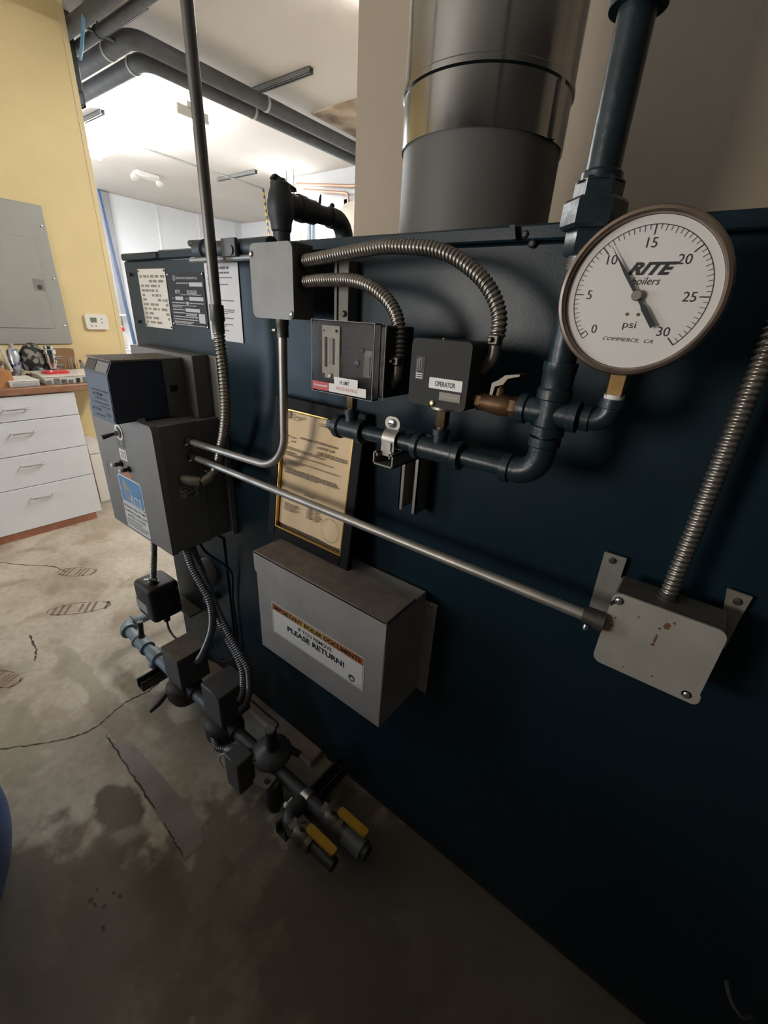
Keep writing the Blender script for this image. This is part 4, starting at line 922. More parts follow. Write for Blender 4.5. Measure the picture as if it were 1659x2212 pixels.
upv = (FM.to_3x3() @ Vector((0, 0, 1))); o = FM @ Vector((X(.225), .0068, Zz(.948)))
text('Oregon', o, ink_soft, fc, h=.0125, wd=.043, up=upv)
b = B().prism(circ(X(.085), Zz(.955), .009, 18), 'y', .0070, .0068); fpart(b, 'seal', ink_soft)
o = FM @ Vector((X(.53), .0068, Zz(.800)))

# ================================================================== ignition transformer at the lower left
tr = thing('ignition_transformer', 'dark brown rounded transformer box on a bracket below the control enclosure', 'transformer', (-1.475, .59, .30))
tb = bmesh.new(); bmesh.ops.create_cube(tb, size=1)
for v_ in tb.verts: v_.co = Vector((v_.co.x * .130, v_.co.y * .115, v_.co.z * .150))
bmesh.ops.bevel(tb, geom=tb.edges[:], offset=.018, segments=4, profile=.5, affect='EDGES')
bb = B(); bb.add([(v_.co.x - 1.477, v_.co.y + .5875, v_.co.z + .375) for v_ in tb.verts], [tuple(x.index for x in f.verts) for f in tb.faces]); tb.free()
part(bb, 'housing', dark_metal, tr)
part(B().lathe((-1.412, .595, .368), 'x', [(0, .013), (.0012, .012)], 20).xform(Matrix.Identity(4)), 'badge', mat('badge_bronze', (.10, .085, .07), .4, metal=.5), tr)
part(B().add([(-1.535, .5295, .330), (-1.455, .5295, .330), (-1.455, .5295, .372), (-1.535, .5295, .372)], [(0, 1, 2, 3)]), 'rating_label', mat('rating_label', (.40, .40, .40), .5), tr)
for z in (.35, .42): screw(tr, (-1.413, .632, z), (1, 0, 0), .004, .003, steel)
part(B().lathe((-1.435, .585, .300), (0, 0, -1), [(0, .012), (.018, .012), (.020, .008)], 14), 'bushing', black_plastic, tr)
part(B().lathe((-1.462, .575, .450), 'z', [(0, .018), (.006, .018), (.006, .014), (.02, .014)], 16), 'clamp_base', dark_conn, tr)
part(B().tube([(-1.485, .555, .462), (-1.455, .56, .474), (-1.44, .575, .47)], .005, 8), 'clamp_screw', steel, tr)
flex_thing('flexible_conduit', 'thin grey ribbed conduit from control box down to the rounded transformer', [(-1.432, .600, .745), (-1.440, .592, .62), (-1.462, .575, .465)], .0115, pitch=.008)
dk = mat('dark_flex_steel', (.24, .24, .245), .38, metal=.75)
def dflex(label, pts, r=.0118): return solo(B().flex(pts, r, .0075), 'flexible_conduit', dk, label, 'conduit', None, 80)
dflex('dark ribbed conduit curving from control box to the farther gas valve', [(-1.131, .55, .745), (-1.125, .552, .715), (-1.109, .554, .668), (-1.073, .558, .614), (-1.050, .56, .582), (-1.044, .56, .521), (-1.068, .56, .441), (-1.133, .556, .321), (-1.172, .551, .262)])
dflex('outer dark ribbed conduit looping low past the nearer gas valve', [(-1.136, .562, .745), (-1.126, .565, .71), (-1.101, .570, .664), (-1.066, .576, .582), (-1.032, .580, .511), (-.986, .582, .447), (-.943, .584, .398), (-.914, .584, .354), (-.922, .582, .262), (-.952, .560, .185), (-.990, .490, .125), (-.960, .468, .090), (-.925, .482, .090)])
dflex('inner dark ribbed conduit dropping to the side of the nearer gas valve', [(-1.160, .585, .745), (-1.152, .586, .70), (-1.125, .588, .640), (-1.093, .590, .546), (-1.068, .592, .487), (-1.030, .594, .416), (-.984, .592, .369), (-.951, .585, .330), (-.940, .572, .275), (-.942, .556, .238)])
solo(B().tube(spline([(-1.143, .60, .74), (-1.150, .62, .69), (-1.147, .651, .646), (-1.123, .672, .619), (-1.113, .684, .584), (-1.130, .688, .477), (-1.129, .69, .329), (-1.133, .69, .20)], 8), .0042, 8), 'black_cable', mat('cable_black', (.02, .018, .017), .5), 'black cable running down the boiler face behind the ribbed conduits', 'cable')
solo(B().tube(spline([(-1.440, .585, .290), (-1.425, .583, .24), (-1.371, .583, .224), (-1.301, .606, .222), (-1.256, .612, .206), (-1.217, .616, .203), (-1.171, .620, .212), (-1.112, .632, .241), (-1.082, .645, .277)], 8), .0042, 8), 'ignition_wire', mat('wire_brown', (.09, .035, .02), .5), 'brown ignition wire sagging from the transformer to the boiler', 'wire')

# ================================================================== gas train along the floor
GY_, GZ_ = .53, .12
gp = thing('gas_pipe', 'pale blue-grey threaded gas pipe running low along the boiler front', 'pipework', (-1.05, GY_, .095))
part(B().tube([(-1.71, GY_, GZ_), (-1.29, GY_, GZ_)], .0205, 20), 'pipe', galv_pipe, gp)
part(B().tube([(-1.21, GY_, GZ_), (-1.03, GY_, GZ_)], .0205, 20), 'pipe', mat('grey_gas_pipe', (.11, .12, .13), .5, var=.2, scale=20), gp)
part(B().tube([(-.97, GY_, GZ_), (-.37, GY_, GZ_)], .0205, 20), 'pipe', mat('dark_gas_pipe', (.05, .05, .052), .5, var=.2, scale=20), gp)
e = B(); e.tube(fillet([(-1.70, GY_, GZ_), (-1.735, GY_, GZ_), (-1.735, GY_ + .045, GZ_)], .033, 10), .0275, 20); e.lathe((0, GY_, GZ_), 'x', [(-1.703, .0275), (-1.703, .032), (-1.689, .032), (-1.689, .022)], 22); e.lathe((-1.735, 0, GZ_), 'y', [(GY_ + .036, .0275), (GY_ + .036, .032), (GY_ + .05, .032), (GY_ + .05, .022)], 22)
part(e, 'elbow', galv_pipe, gp)
part(B().tube([(-1.735, GY_ + .04, GZ_), (-1.735, .95, GZ_)], .0205, 18), 'pipe', galv_pipe, gp)
part(ribbed(B(), (0, GY_, GZ_), 'x', -1.612, -1.530, .026, .004, .013), 'tee', galv_pipe, gp)
part(B().tube([(-1.585, GY_ + .005, GZ_ + .02), (-1.588, GY_ + .01, GZ_ + .055), (-1.592, GY_ + .014, GZ_ + .095)], [.013, .010, .012], 12), 'pilot_cock', black_iron, gp)
un2 = B(); un2.lathe((0, GY_, GZ_), 'x', [(-1.500, .0205), (-1.496, .027), (-1.470, .031), (-1.440, .029), (-1.432, .0205)], 22); un2.lathe((-1.455, GY_, GZ_), (0, -.6, -.8), [(0, .018), (.04, .018)], 14)
part(un2, 'union', galv_pipe, gp)
screw(gp, (-1.448, GY_ + .02, GZ_ + .02), (0, .6, 1), .005, .018, dark_conn); screw(gp, (-1.40, GY_ + .015, GZ_ + .016), (0, .6, 1), .004, .012, dark_conn)
def gas_valve(label, cx, w2, ztop):
    t = thing('gas_valve', label, 'valve', (cx, GY_, .03))
    body = B(); body.lathe((cx, GY_ - .005, GZ_ - .012), (0, -.35, -.94), [(-.035, .035), (-.020, .058), (-.008, .066), (.004, .066), (.012, .060), (.040, .052), (.062, .030), (.066, .012)], 28)
    body.lathe((0, GY_, GZ_), 'x', [(cx - .070, .028), (cx - .055, .030), (cx + .055, .030), (cx + .070, .028)], 20)
    part(body, 'body', dark_metal, t)
    part(B().box(cx - w2, cx + w2, .490, .600, GZ_ + .035, ztop, .003), 'actuator_box', mat('actuator_grey', (.085, .083, .085), .5, var=.15, scale=20), t)
    for k in range(5):
        a = math.radians(200 + 35 * k); screw(t, (cx + .055 * math.cos(a), GY_ - .026 - .004, GZ_ - .02 + .045 * math.sin(a)), (0, -.6, .5), .005, .006, dark_conn)
    return t
g1 = gas_valve('farther gas valve with dark box actuator, nearest the transformer', -1.245, .055, .290)
part(B().box(-1.300, -1.190, .490, .600, .288, .292), 'lid', mat('brown_lid', (.20, .165, .13), .6, var=.3, scale=30), g1)
part(B().tube([(-1.29, .475, .085), (-1.285, .44, .07), (-1.283, .405, .058)], [.009, .011, .006], 12), 'test_cock', black_iron, g1)
part(B().tube([(-1.188, .55, .243), (-1.176, .55, .257)], [.013, .012], 12), 'connector', dark_conn, g1)
g2 = gas_valve('nearer gas valve with dark box actuator, between two ribbed conduits', -.998, .050, .292)
part(B().tube([(-.950, .556, .235), (-.936, .556, .235)], .013, 12), 'connector', dark_conn, g2)
# gas pressure regulator
rg = thing('gas_regulator', 'round dark gas pressure regulator with tall capped neck', 'regulator', (-.772, .545, .07))
part(B().lathe((-.772, .545, 0), 'z', [(.070, .030), (.100, .034), (.128, .040), (.138, .060), (.146, .063), (.154, .060), (.166, .044), (.178, .024), (.186, .018)], 32), 'diaphragm_housing', mat('regulator_grey', (.075, .075, .075), .5, var=.2, scale=20), rg)
part(B().lathe((-.762, .540, 0), 'z', [(.170, .0155), (.244, .0155), (.246, .0172), (.258, .0172), (.260, .014)], 20), 'spring_neck', dark_metal, rg)
part(B().lathe((-.762, .540, .2600), 'z', [(0, .014), (.002, .0135)], 20), 'cap', mat('regulator_cap', (.17, .17, .17), .5), rg)
for k in range(6):
    a = 2 * math.pi * k / 6 + .3; screw(rg, (-.772 + .056 * math.cos(a), .545 + .056 * math.sin(a), .152), (0, 0, 1), .005, .008, dark_conn, 'bolt')
part(B().tube([(-.735, .585, .150), (-.705, .600, .135)], [.012, .010], 12), 'vent_boss', dark_metal, rg)
# junction fitting at the end of the outer flexible conduit and pressure switch
lb = solo(B().tube([(-.925, .482, .090), (-.895, .492, .098), (-.872, .497, .100)], [.015, .021, .018], 16), 'end_fitting', mat('conduit_body_grey', (.13, .13, .135), .45, metal=.4), 'short grey conduit fitting ending the outer ribbed conduit near the regulator', 'fitting')
ps = thing('pressure_switch', 'small upright dark pressure switch box in front of the round regulator', 'switch', (-.834, .47, .03))
part(B().box(-.868, -.800, .440, .500, .03, .165, .004), 'case', mat('actuator_grey', (.085, .083, .085)), ps)
part(B().tube(spline([(-.868, .45, .155), (-.888, .442, .14), (-.890, .437, .115), (-.872, .438, .095)], 6), .0025, 8), 'wire_loop', mat('wire_white', (.45, .45, .45), .5), ps)
# plug valve with square top
pv = thing('plug_valve', 'dark plug valve with square slotted top on the gas line', 'valve', (-.70, .49, .02))
part(B().lathe((-.700, .490, 0), 'z', [(.02, .020), (.05, .028), (.10, .026), (.132, .018)], 22), 'body', dark_metal, pv)
sq = B().prism(rrect(-.030, .026, -.022, .022, .008, 3), 'z', .132, .140); sq.xform(Matrix.Translation((-.722, .480, 0)) @ Matrix.Rotation(math.radians(12), 4, 'Z')); part(sq, 'square_top', mat('square_top', (.14, .135, .125), .6, var=.2, scale=50), pv)
part(B().lathe((-.713, .479, .140), 'z', [(0, .008), (.004, .008)], 12), 'stem_socket', ink, pv)
part(B().sphere((-.630, .480, .115), .0085, 10).tube([(-.635, .505, .11), (-.630, .482, .115)], .004, 8), 'white_knob', white_plastic, gp)
# strut arms carrying the gas line
for x, lab in ((-1.430, 'dark strut arm under the gas line at its far end'), (-.612, 'dark strut arm under the gas line near the yellow handles')):
    t = thing('floor_strut', lab, 'bracket', (x, .575, .036), None)
    part(cchan_y(B(), x - .0205, x + .0205, .0385, .0795, .440, .695), 'channel', mat('strut_dark', (.05, .05, .048), .5, metal=.3), t)
    part(B().tube([(x, GY_, .08), (x, GY_, .1)], .012, 10), 'post', dark_conn, t)
solo(B().lathe((0, GY_, GZ_), 'x', [(-.612, .0212), (-.612, .0235), (-.586, .0235), (-.586, .0212)], 20), 'pipe_clamp', steel, 'bright steel clamp ring on the gas line above its near support', 'clamp')
def handle_valve(label, x, y):
    t = thing('gas_ball_valve', label, 'valve', (x, y, .085))
    bd = B(); bd.hexn((0, y, GZ_), 'x', x - .040, x - .020, .027); bd.lathe((0, y, GZ_), 'x', [(x - .022, .024), (x - .008, .029), (x + .008, .029), (x + .022, .024)], 20); bd.hexn((0, y, GZ_), 'x', x + .020, x + .040, .027)
    part(bd, 'body', mat('valve_bronze', (.10, .085, .06), .45, metal=.5), t)
    part(B().lathe((x, y, 0), 'z', [(.145, .010), (.168, .010), (.172, .007), (.184, .007)], 14), 'stem', dark_conn, t)
    h = B().prism([(x - .012, y - .011), (x + .02, y - .011), (x + .03, y - .009), (x + .03, y + .009), (x + .02, y + .011), (x - .012, y + .011)], 'z', .176, .180); part(h, 'handle_plate', dark_conn, t)
    part(B().prism(rrect(x + .022, x + .118, y - .0105, y + .0105, .006, 3), 'z', .173, .184), 'grip', yellow_grip, t, 'yellow vinyl grip')
handle_valve('gas ball valve with yellow handle on the main line, farther from the camera', -.500, GY_ + .008)
t = handle_valve('gas ball valve with yellow handle on the short branch, nearer the camera', -.535, .456)
br = thing('branch_pipe', 'short dark branch pipe in front of the gas line carrying a yellow-handled valve', 'pipework', (-.58, .456, .1))
part(B().tube([(-.597, .456, GZ_), (-.575, .456, GZ_)], .0175, 16), 'pipe', black_iron, br)
part(B().tube([(-.495, .456, GZ_), (-.42, .456, GZ_)], .0175, 16), 'pipe', black_iron, br)
part(B().tube(fillet([(-.575, .456, GZ_), (-.60, .456, GZ_), (-.60, .515, GZ_)], .022, 8), .022, 16), 'elbow', black_iron, br)
part(B().lathe((0, GY_, GZ_), 'x', [(-.447, .026), (-.384, .026)], 20), 'coupling', mat('grey_coupling', (.11, .115, .12), .5), gp)
solo(B().tube(spline([(-1.06, .60, .17), (-1.00, .635, .125), (-.93, .645, .105), (-.86, .64, .11), (-.845, .60, .12)], 8), .004, 8), 'sensing_tube', dark_conn, 'thin bent sensing tube lying over the pale concrete pad', 'tube')
# chrome arc glimpsed in the dark at the lower right
solo(B().tube(spline([(.318, .672, .372), (.326, .668, .355), (.336, .666, .340), (.348, .668, .326), (.362, .674, .313), (.375, .690, .305)], 6), .0032, 8), 'wire_bail', mat('bail_steel', (.35, .35, .33), .3, metal=.8), 'thin curved metal bail handle low in the dark right corner', 'handle')
# ================================================================== relief valve loop on the boiler top
rv = thing('relief_valve', 'dark safety relief valve with lever and elbow on the boiler top', 'valve', (-1.11, 1.0, BT))
rm = mat('valve_dark', (.035, .042, .046), .5, var=.2, scale=25)
VX, VY = -1.108, .95
b = B(); b.lathe((VX, VY, 0), 'z', [(BT, .034), (1.545, .034), (1.548, .024), (1.602, .024), (1.606, .028), (1.625, .030), (1.640, .036), (1.668, .038), (1.690, .034), (1.706, .027), (1.716, .027), (1.720, .018), (1.726, .016)], 28)
part(b, 'body', rm, rv)
lv = B().prism([(VY - .030, 1.722), (VY - .018, 1.733), (VY + .052, 1.716), (VY + .056, 1.708), (VY + .046, 1.706), (VY - .012, 1.720), (VY - .024, 1.716)], 'x', VX - .006, VX + .006); part(lv, 'lever', black_iron, rv)
part(B().tube([(VX, VY + .050, 1.708), (VX, VY + .046, 1.68)], .0008, 6), 'seal_wire', steel, rv)
b = B(); b.lathe((VX, 0, 1.672), 'y', [(VY + .02, .030), (VY + .060, .030), (VY + .062, .034), (VY + .085, .034), (VY + .087, .031), (VY + .125, .031), (VY + .127, .025), (VY + .20, .024)], 24)
part(b, 'outlet', rm, rv)
b = B(); b.tube(fillet([(VX, VY + .19, 1.672), (VX, VY + .262, 1.672), (VX, VY + .262, 1.60)], .048, 12), .0285, 22); b.lathe((VX, VY + .262, 0), 'z', [(1.612, .0285), (1.612, .033), (1.596, .033), (1.594, .024)], 22)
part(b, 'elbow', rm, rv)
part(B().lathe((VX, VY + .262, 0), 'z', [(1.60, .023), (BT, .023)], 20), 'drop_pipe', rm, rv)
screw(rv, (VX, VY + .15, 1.695), (0, .2, 1), .004, .028, black_iron); part(B().lathe((VX - .003, VY + .205, 1.703), 'x', [(0, .008), (.006, .008)], 14), 'eyelet', black_iron, rv)

# ================================================================== workbench cabinet
cb = thing('drawer_cabinet', 'white four-drawer base cabinet with wire pulls by the yellow wall', 'cabinet', (-3.48, .6, 0))
part(B().box(-3.74, -3.222, .10, .978, .05, .866), 'carcass', white_lam, cb)
part(B().box(-3.70, -3.205, .10, .976, 0, .05), 'toe_kick', wood_kick, cb)
part(B().box(-3.70, -3.222, .976, .984, .05, .33), 'end_trim', wood_kick, cb)
zz = ((.728, .866), (.525, .724), (.325, .521), (.050, .321))
for (z0, z1), zp in zip(zz, (.797, .658, .460, .250)):
    d = part(B().box(-3.222, -3.200, .10, 1.016, z0, z1, .002), 'drawer_front', white_lam, cb)
    p = [(-3.200, .649, zp), (-3.172, .649, zp), (-3.172, .761, zp), (-3.200, .761, zp)]
    part(B().tube(fillet(p, .008, 6), .0045, 10), 'pull', steel, d)
top = solo(B().box(-3.80, -3.185, .05, 1.42, .872, .914, .006), 'countertop', wood_top, 'brown wooden countertop on the white drawer cabinet', 'countertop')
box = solo(B().box(-3.72, -3.47, 1.108, 1.21, 0, .375, .003).box(-3.725, -3.465, 1.104, 1.214, .378, .45, .003), 'storage_box', white_plastic, 'white lidded storage box on the floor beside the drawer cabinet', 'box')

# clutter on the countertop (surface z .914)
CT = .914
solo(B().prism([(.50, CT), (.742, CT), (.742, .965), (.735, 1.005), (.712, 1.014), (.50, 1.014)], 'x', -3.36, -3.225), 'cardboard_box', mat('orange_card', (.42, .19, .075), .7, var=.2, scale=12), 'small orange-brown cardboard box on the left end of the counter', 'box')
oc = thing('parts_case', 'flat white divided parts case at the counter front edge', 'case', (-3.3, .79, CT))
cp_m = mat('milky_plastic', (.62, .60, .56), .3, var=.1, scale=20)
part(B().box(-3.42, -3.205, .715, .855, CT, .945, .004), 'tray', cp_m, oc)
part(B().box(-3.423, -3.202, .712, .858, .945, .951, .002), 'lid', white_plastic, oc)
for i in range(3): part(B().box(-3.2035, -3.2020, .728 + i * .042, .760 + i * .042, .919, .938), 'compartment', mat('compartment', (.35, .36, .38), .4), oc)
o2 = thing('hardware_organizer', 'clear plastic organizer full of screws on the counter beside the blue control', 'case', (-3.35, 1.05, CT))
part(B().box(-3.50, -3.215, .885, 1.21, CT, .958, .004), 'tray', cp_m, o2)
part(B().box(-3.503, -3.212, .882, 1.213, .958, .965, .002), 'lid', mat('clear_lid', (.66, .62, .56), .25), o2)
for i in range(8):
    c = random.choice([(.08, .08, .085), (.35, .35, .36), (.22, .2, .2), (.5, .5, .5)])
    part(B().box(-3.2135, -3.2110, .893 + i * .039, .893 + i * .039 + random.uniform(.018, .033), .919, .919 + random.uniform(.018, .032)), 'hardware_pile', mat('hw%d' % i, c, .35, metal=.5, var=.5, scale=90), o2)
solo(B().prism(rrect(.925, 1.055, -3.40, -3.30, .02, 4), 'z', .966, .976).xform(Matrix(((0, 1, 0, 0), (1, 0, 0, 0), (0, 0, 1, 0), (0, 0, 0, 1)))), 'red_tray', mat('red_plastic', (.55, .02, .03), .35), 'small red plastic tray lying on the clear organizer', 'tray')
cy_ = thing('chrome_valve', 'upright chrome cylinder with side knobs at the back of the counter', 'valve', (-3.56, 1.045, CT))
part(B().lathe((-3.56, 1.045, 0), 'z', [(CT, .036), (.93, .036), (.935, .031), (1.055, .031), (1.060, .036), (1.085, .036), (1.090, .026), (1.108, .026), (1.110, .015)], 26), 'barrel', chrome, cy_)
for z in (1.035, .985, .94): part(B().lathe((-3.545, 1.07, z), (.35, 1, 0), [(0, .010), (.018, .010), (.020, .015), (.030, .015)], 14), 'side_knob', chrome, cy_)
def lump(name, m, label, cat, c, s, seed, rough=.25):
    rn = random.Random(seed); bm_ = bmesh.new(); bmesh.ops.create_icosphere(bm_, subdivisions=3, radius=1)
    ph = [(Vector((rn.uniform(-1, 1), rn.uniform(-1, 1), rn.uniform(-1, 1))).normalized() * rn.uniform(1.5, 4), rn.uniform(0, 6)) for _ in range(7)]
    for v_ in bm_.verts:
        k = 1 + rough * sum(math.sin(v_.co.dot(d) + p) for d, p in ph) / 5
        v_.co = Vector((c[0] + v_.co.x * k * s[0], c[1] + v_.co.y * k * s[1], max(c[2], c[2] + s[2] * (v_.co.z * k * .5 + .5))))
    bb = B(); bb.add([v_.co for v_ in bm_.verts], [tuple(x.index for x in f.verts) for f in bm_.faces]); bm_.free()
    return solo(bb, name, m, label, cat)
lump('tool_bag', mat('bag_pattern', (.20, .19, .16), .8, col2=(.012, .013, .013), scale=26, lo=.48, hi=.56), 'dark patterned cloth tool bag heaped on the counter', 'bag', (-3.64, .965, CT), (.09, .085, .205), 3)
sp = thing('spray_can', 'blue and white spray can standing on the counter left of the bag', 'can', (-3.60, .862, CT))
part(B().lathe((-3.60, .862, 0), 'z', [(CT, .031), (.917, .0325), (1.075, .0325), (1.085, .026), (1.095, .016)], 24), 'can', mat('can_print', (.55, .57, .60), .25, metal=.4, col2=(.03, .05, .16), scale=18, lo=.45, hi=.55), sp)
part(B().lathe((-3.60, .862, 0), 'z', [(1.092, .014), (1.118, .013), (1.122, .009)], 16), 'nozzle', mat('can_cap', (.35, .32, .27), .5), sp)
tp = B(); 
for r0, r1, y0, y1 in ((.030, .016, 0, 1),): tp.lathe((-3.455, .862, CT + .031), (1, .1, 0), [(0, .015), (0, .030), (.022, .030), (.022, .015), (0, .015)], 26, False)
solo(tp, 'tape_roll', mat('tape_tan', (.40, .33, .22), .5), 'roll of tan tape on edge at the counter middle', 'tape')
sd = thing('screwdriver', 'yellow-handled screwdriver lying behind the tape roll', 'screwdriver', (-3.50, .94, CT))
part(B().tube([(-3.50, .893, CT + .016), (-3.52, .905, CT + .016), (-3.54, .985, CT + .016), (-3.545, 1.0, CT + .016)], [.012, .0155, .0155, .011], 12), 'handle', yellow_grip, sd)
part(B().tube([(-3.50, .893, CT + .016), (-3.48, .83, CT + .014)], .004, 8), 'shaft', steel, sd)
solo(B().box(-3.77, -3.70, 1.09, 1.235, CT, 1.075, .002), 'carton', mat('brown_card', (.30, .165, .075), .75, var=.2, scale=10), 'brown carton standing against the yellow wall behind the chrome cylinder', 'box')
lump('metal_scrap', mat('scrap_metal', (.34, .30, .25), .4, metal=.5, col2=(.08, .06, .05), scale=34, lo=.4, hi=.6), 'small heap of mixed metal fittings on the counter behind the tape', 'scrap', (-3.60, .775, CT), (.06, .04, .11), 9, .4)
ct_ = thing('steel_cup', 'dull grey steel canister at the right end of the counter', 'canister', (-3.60, 1.215, CT))
part(B().lathe((-3.60, 1.215, 0), 'z', [(CT, .034), (.985, .034), (.99, .030), (.995, .020)], 22), 'body', mat('dull_steel', (.22, .21, .19), .5, metal=.4, var=.2, scale=20), ct_)
part(B().lathe((-3.60, 1.215, 0), 'z', [(.993, .018), (1.012, .018)], 16), 'cap', dark_conn, ct_)
for y, r, h, c, lab in ((1.130, .016, .075, (.17, .13, .09), 'short dark bronze bottle beside the grey canister'), (1.168, .015, .078, (.45, .34, .20), 'short pale brass bottle beside the grey canister')):
    solo(B().lathe((-3.50, y, 0), 'z', [(.965, r), (.965 + h * .7, r), (.965 + h * .85, r * .7), (.965 + h, r * .6)], 18), 'brass_bottle', mat('b%.3f' % y, c, .4, metal=.5), lab, 'bottle')
solo(B().tube([(-3.44, .70, CT + .02), (-3.46, .80, CT + .06), (-3.64, .79, 1.21)], [.008, .008, .006], 8), 'grey_stick', mat('stick_grey', (.42, .40, .36), .6), 'thin pale grey stick leaning across the left end of the counter', 'stick')
lump('black_case', black_plastic, 'black equipment case at the far left on the counter', 'case', (-3.60, .655, CT), (.08, .07, .26), 14, .12)
lump('dark_tool', mat('tool_dark', (.02, .025, .03), .4), 'dark power tool with grey end lying beside the chrome cylinder', 'tool', (-3.528, .955, CT), (.022, .045, .07), 21, .3)

# ================================================================== breaker panel and thermostat on the yellow wall
WX = -3.80
ep = thing('breaker_panel', 'grey electrical breaker panel on the yellow wall', 'electrical panel', (WX, 1.0, 1.10))
part(B().box(WX, WX + .012, .72, 1.268, 1.100, 1.930, .004), 'trim_plate', panel_grey, ep)
pd = part(B().box(WX + .010, WX + .018, .79, 1.180, 1.202, 1.742, .003), 'door', panel_grey, ep)
part(B().box(WX + .0172, WX + .0195, 1.118, 1.180, 1.432, 1.503, .002), 'latch_plate', mat('latch_grey', (.19, .19, .175), .5), pd)
part(B().box(WX + .019, WX + .024, 1.138, 1.162, 1.442, 1.468, .003), 'latch', black_iron, pd)
for y, z in ((1.243, 1.815), (1.243, 1.512), (1.243, 1.218), (.86, 1.215)): screw(ep, (WX + .012, y, z), (1, 0, 0), .008, .004, steel)
for z in (1.28, 1.44, 1.66): part(B().box(WX + .012, WX + .0195, .785, .796, z - .02, z + .02), 'hinge', panel_grey, ep)
th = thing('thermostat', 'white digital wall thermostat beside the breaker panel', 'thermostat', (WX, 1.45, 1.20))
part(B().prism(rrect(1.380, 1.528, 1.201, 1.303, .014, 5), 'x', WX, WX + .024), 'case', white_plastic, th)
part(B().prism(rrect(1.410, 1.452, 1.248, 1.280, .003, 3), 'x', WX + .024, WX + .0252), 'display', mat('lcd', (.16, .18, .14), .25), th)
for y, z in ((1.487, 1.273), (1.487, 1.247), (1.412, 1.224), (1.442, 1.224)): part(B().lathe((WX + .024, y, z), 'x', [(0, .0065), (.0025, .006)], 14), 'button', mat('btn_grey', (.38, .38, .36), .5), th)

# ================================================================== blue drum at the left edge
dr = thing('blue_drum', 'blue plastic drum cut off by the left picture edge', 'drum', (-1.155, -.30, 0))
prof = []
for i in range(21):
    t = i / 20; prof.append((.02 + .45 * t, .24 + .06 * math.sin(math.pi * t)))
DC = (-1.155, -.30)
part(B().lathe((DC[0], DC[1], 0), 'z', [(0, .20), (0.0, .225)] + prof + [(.48, .232), (.48, .222), (.462, .218)], 48), 'shell', barrel_blue, dr)
part(B().lathe((DC[0], DC[1], 0), 'z', [(.460, .216), (.468, .214), (.470, .19), (.464, .18), (.464, .02)], 48), 'lid', barrel_blue, dr)
for bx2 in (-.13, .13): part(B().lathe((DC[0] + bx2, DC[1], 0), 'z', [(.464, .034), (.476, .034), (.478, .026)], 20), 'bung', black_plastic, dr)
part(B().lathe((DC[0], DC[1], 0), 'z', [(.455, .243), (.465, .252), (.485, .252), (.492, .240)], 48), 'rim', barrel_blue, dr)

# ================================================================== ceiling pipes, struts and lights
def pipe_run(label, pts, r, bend, m=duct_pipe_m):
    return solo(B().tube(fillet(pts, bend, 10) if len(pts) > 2 else [Vector(p) for p in pts], r, 18), 'ceiling_pipe', m, label, 'pipe')
pipe_run('large dark insulated pipe turning the corner under the ceiling, upper of the pair', [(-9.2, 1.95, 2.955), (-3.66, 1.95, 2.955), (-3.66, 4.98, 2.955)], .052, .09)
pipe_run('large dark insulated pipe turning the corner under the ceiling, lower of the pair', [(-9.2, 2.11, 2.935), (-3.83, 2.11, 2.935), (-3.83, 4.98, 2.935)], .052, .09)
pipe_run('thin dark pipe crossing the ceiling at top left with a hanger ring', [(-8.5, 1.81, 2.95), (-2.4, 1.81, 2.95)], .030, .05)
pipe_run('dark pipe nearest the top left picture corner under the ceiling', [(-8.5, 1.70, 2.96), (-2.4, 1.70, 2.96)], .042, .05)
for x, y, z, r, lab in ((-3.79, 1.81, 2.95, .036, 'dark hanger ring around the thin ceiling pipe'),):
    t = thing('pipe_hanger', lab, 'hanger', (x, y, z - r))
    part(B().lathe((0, y, z), 'x', [(x - .012, r - .004), (x - .012, r), (x + .012, r), (x + .012, r - .004)], 20, False), 'ring', black_iron, t)
    part(B().box(x - .012, x + .012, y - .08, y + .10, z - .012, z - .002), 'crossbar', black_iron, t)
    part(B().tube([(x, y, z + r), (x, y, HC)], .006, 8), 'rod', black_iron, t)
for x, y, z, ax, lab in ((-3.98, 1.95, 2.955, 'x', 'pale strap band on the upper corner pipe near its bend'), (-3.98, 2.11, 2.935, 'x', 'pale strap band on the lower corner pipe near its bend'), (-3.66, 3.02, 2.955, 'y', 'pale strap band on the upper corner pipe by the ceiling strut'), (-3.83, 3.02, 2.935, 'y', 'pale strap band on the lower corner pipe by the ceiling strut')):
    o3 = (0, y, z) if ax == 'x' else (x, 0, z); c0 = x if ax == 'x' else y
    solo(B().lathe(o3, ax, [(c0 - .011, .0525), (c0 - .011, .0555), (c0 + .011, .0555), (c0 + .011, .0525)], 22), 'strap_band', mat('strap_pale', (.40, .40, .40), .5), lab, 'band')
def cstrut(label, p0, p1, m=None):
    (xa, y0, z0), (xb, _, _) = p0, p1; b = B(); h = .041
    b.box(xa, xb, y0 - h / 2, y0 + h / 2, z0 + h - .003, z0 + h); b.box(xa, xb, y0 - h / 2, y0 - h / 2 + .003, z0, z0 + h); b.box(xa, xb, y0 + h / 2 - .003, y0 + h / 2, z0, z0 + h)
    b.box(xa, xb, y0 - h / 2, y0 - h / 2 + .010, z0, z0 + .003); b.box(xa, xb, y0 + h / 2 - .010, y0 + h / 2, z0, z0 + .003)
    return solo(b, 'ceiling_strut', m or mat('ceil_strut', (.20, .20, .195), .5, metal=.4), label, 'strut')
cstrut('short steel strut under the ceiling hanging the corner pipes', (-3.95, 3.06, HC - .041 - .0005), (-3.16, 3.06, 0))
cstrut('short steel strut on the ceiling left of the fluorescent light', (-6.06, 2.58, HC - .0415), (-5.58, 2.58, 0))
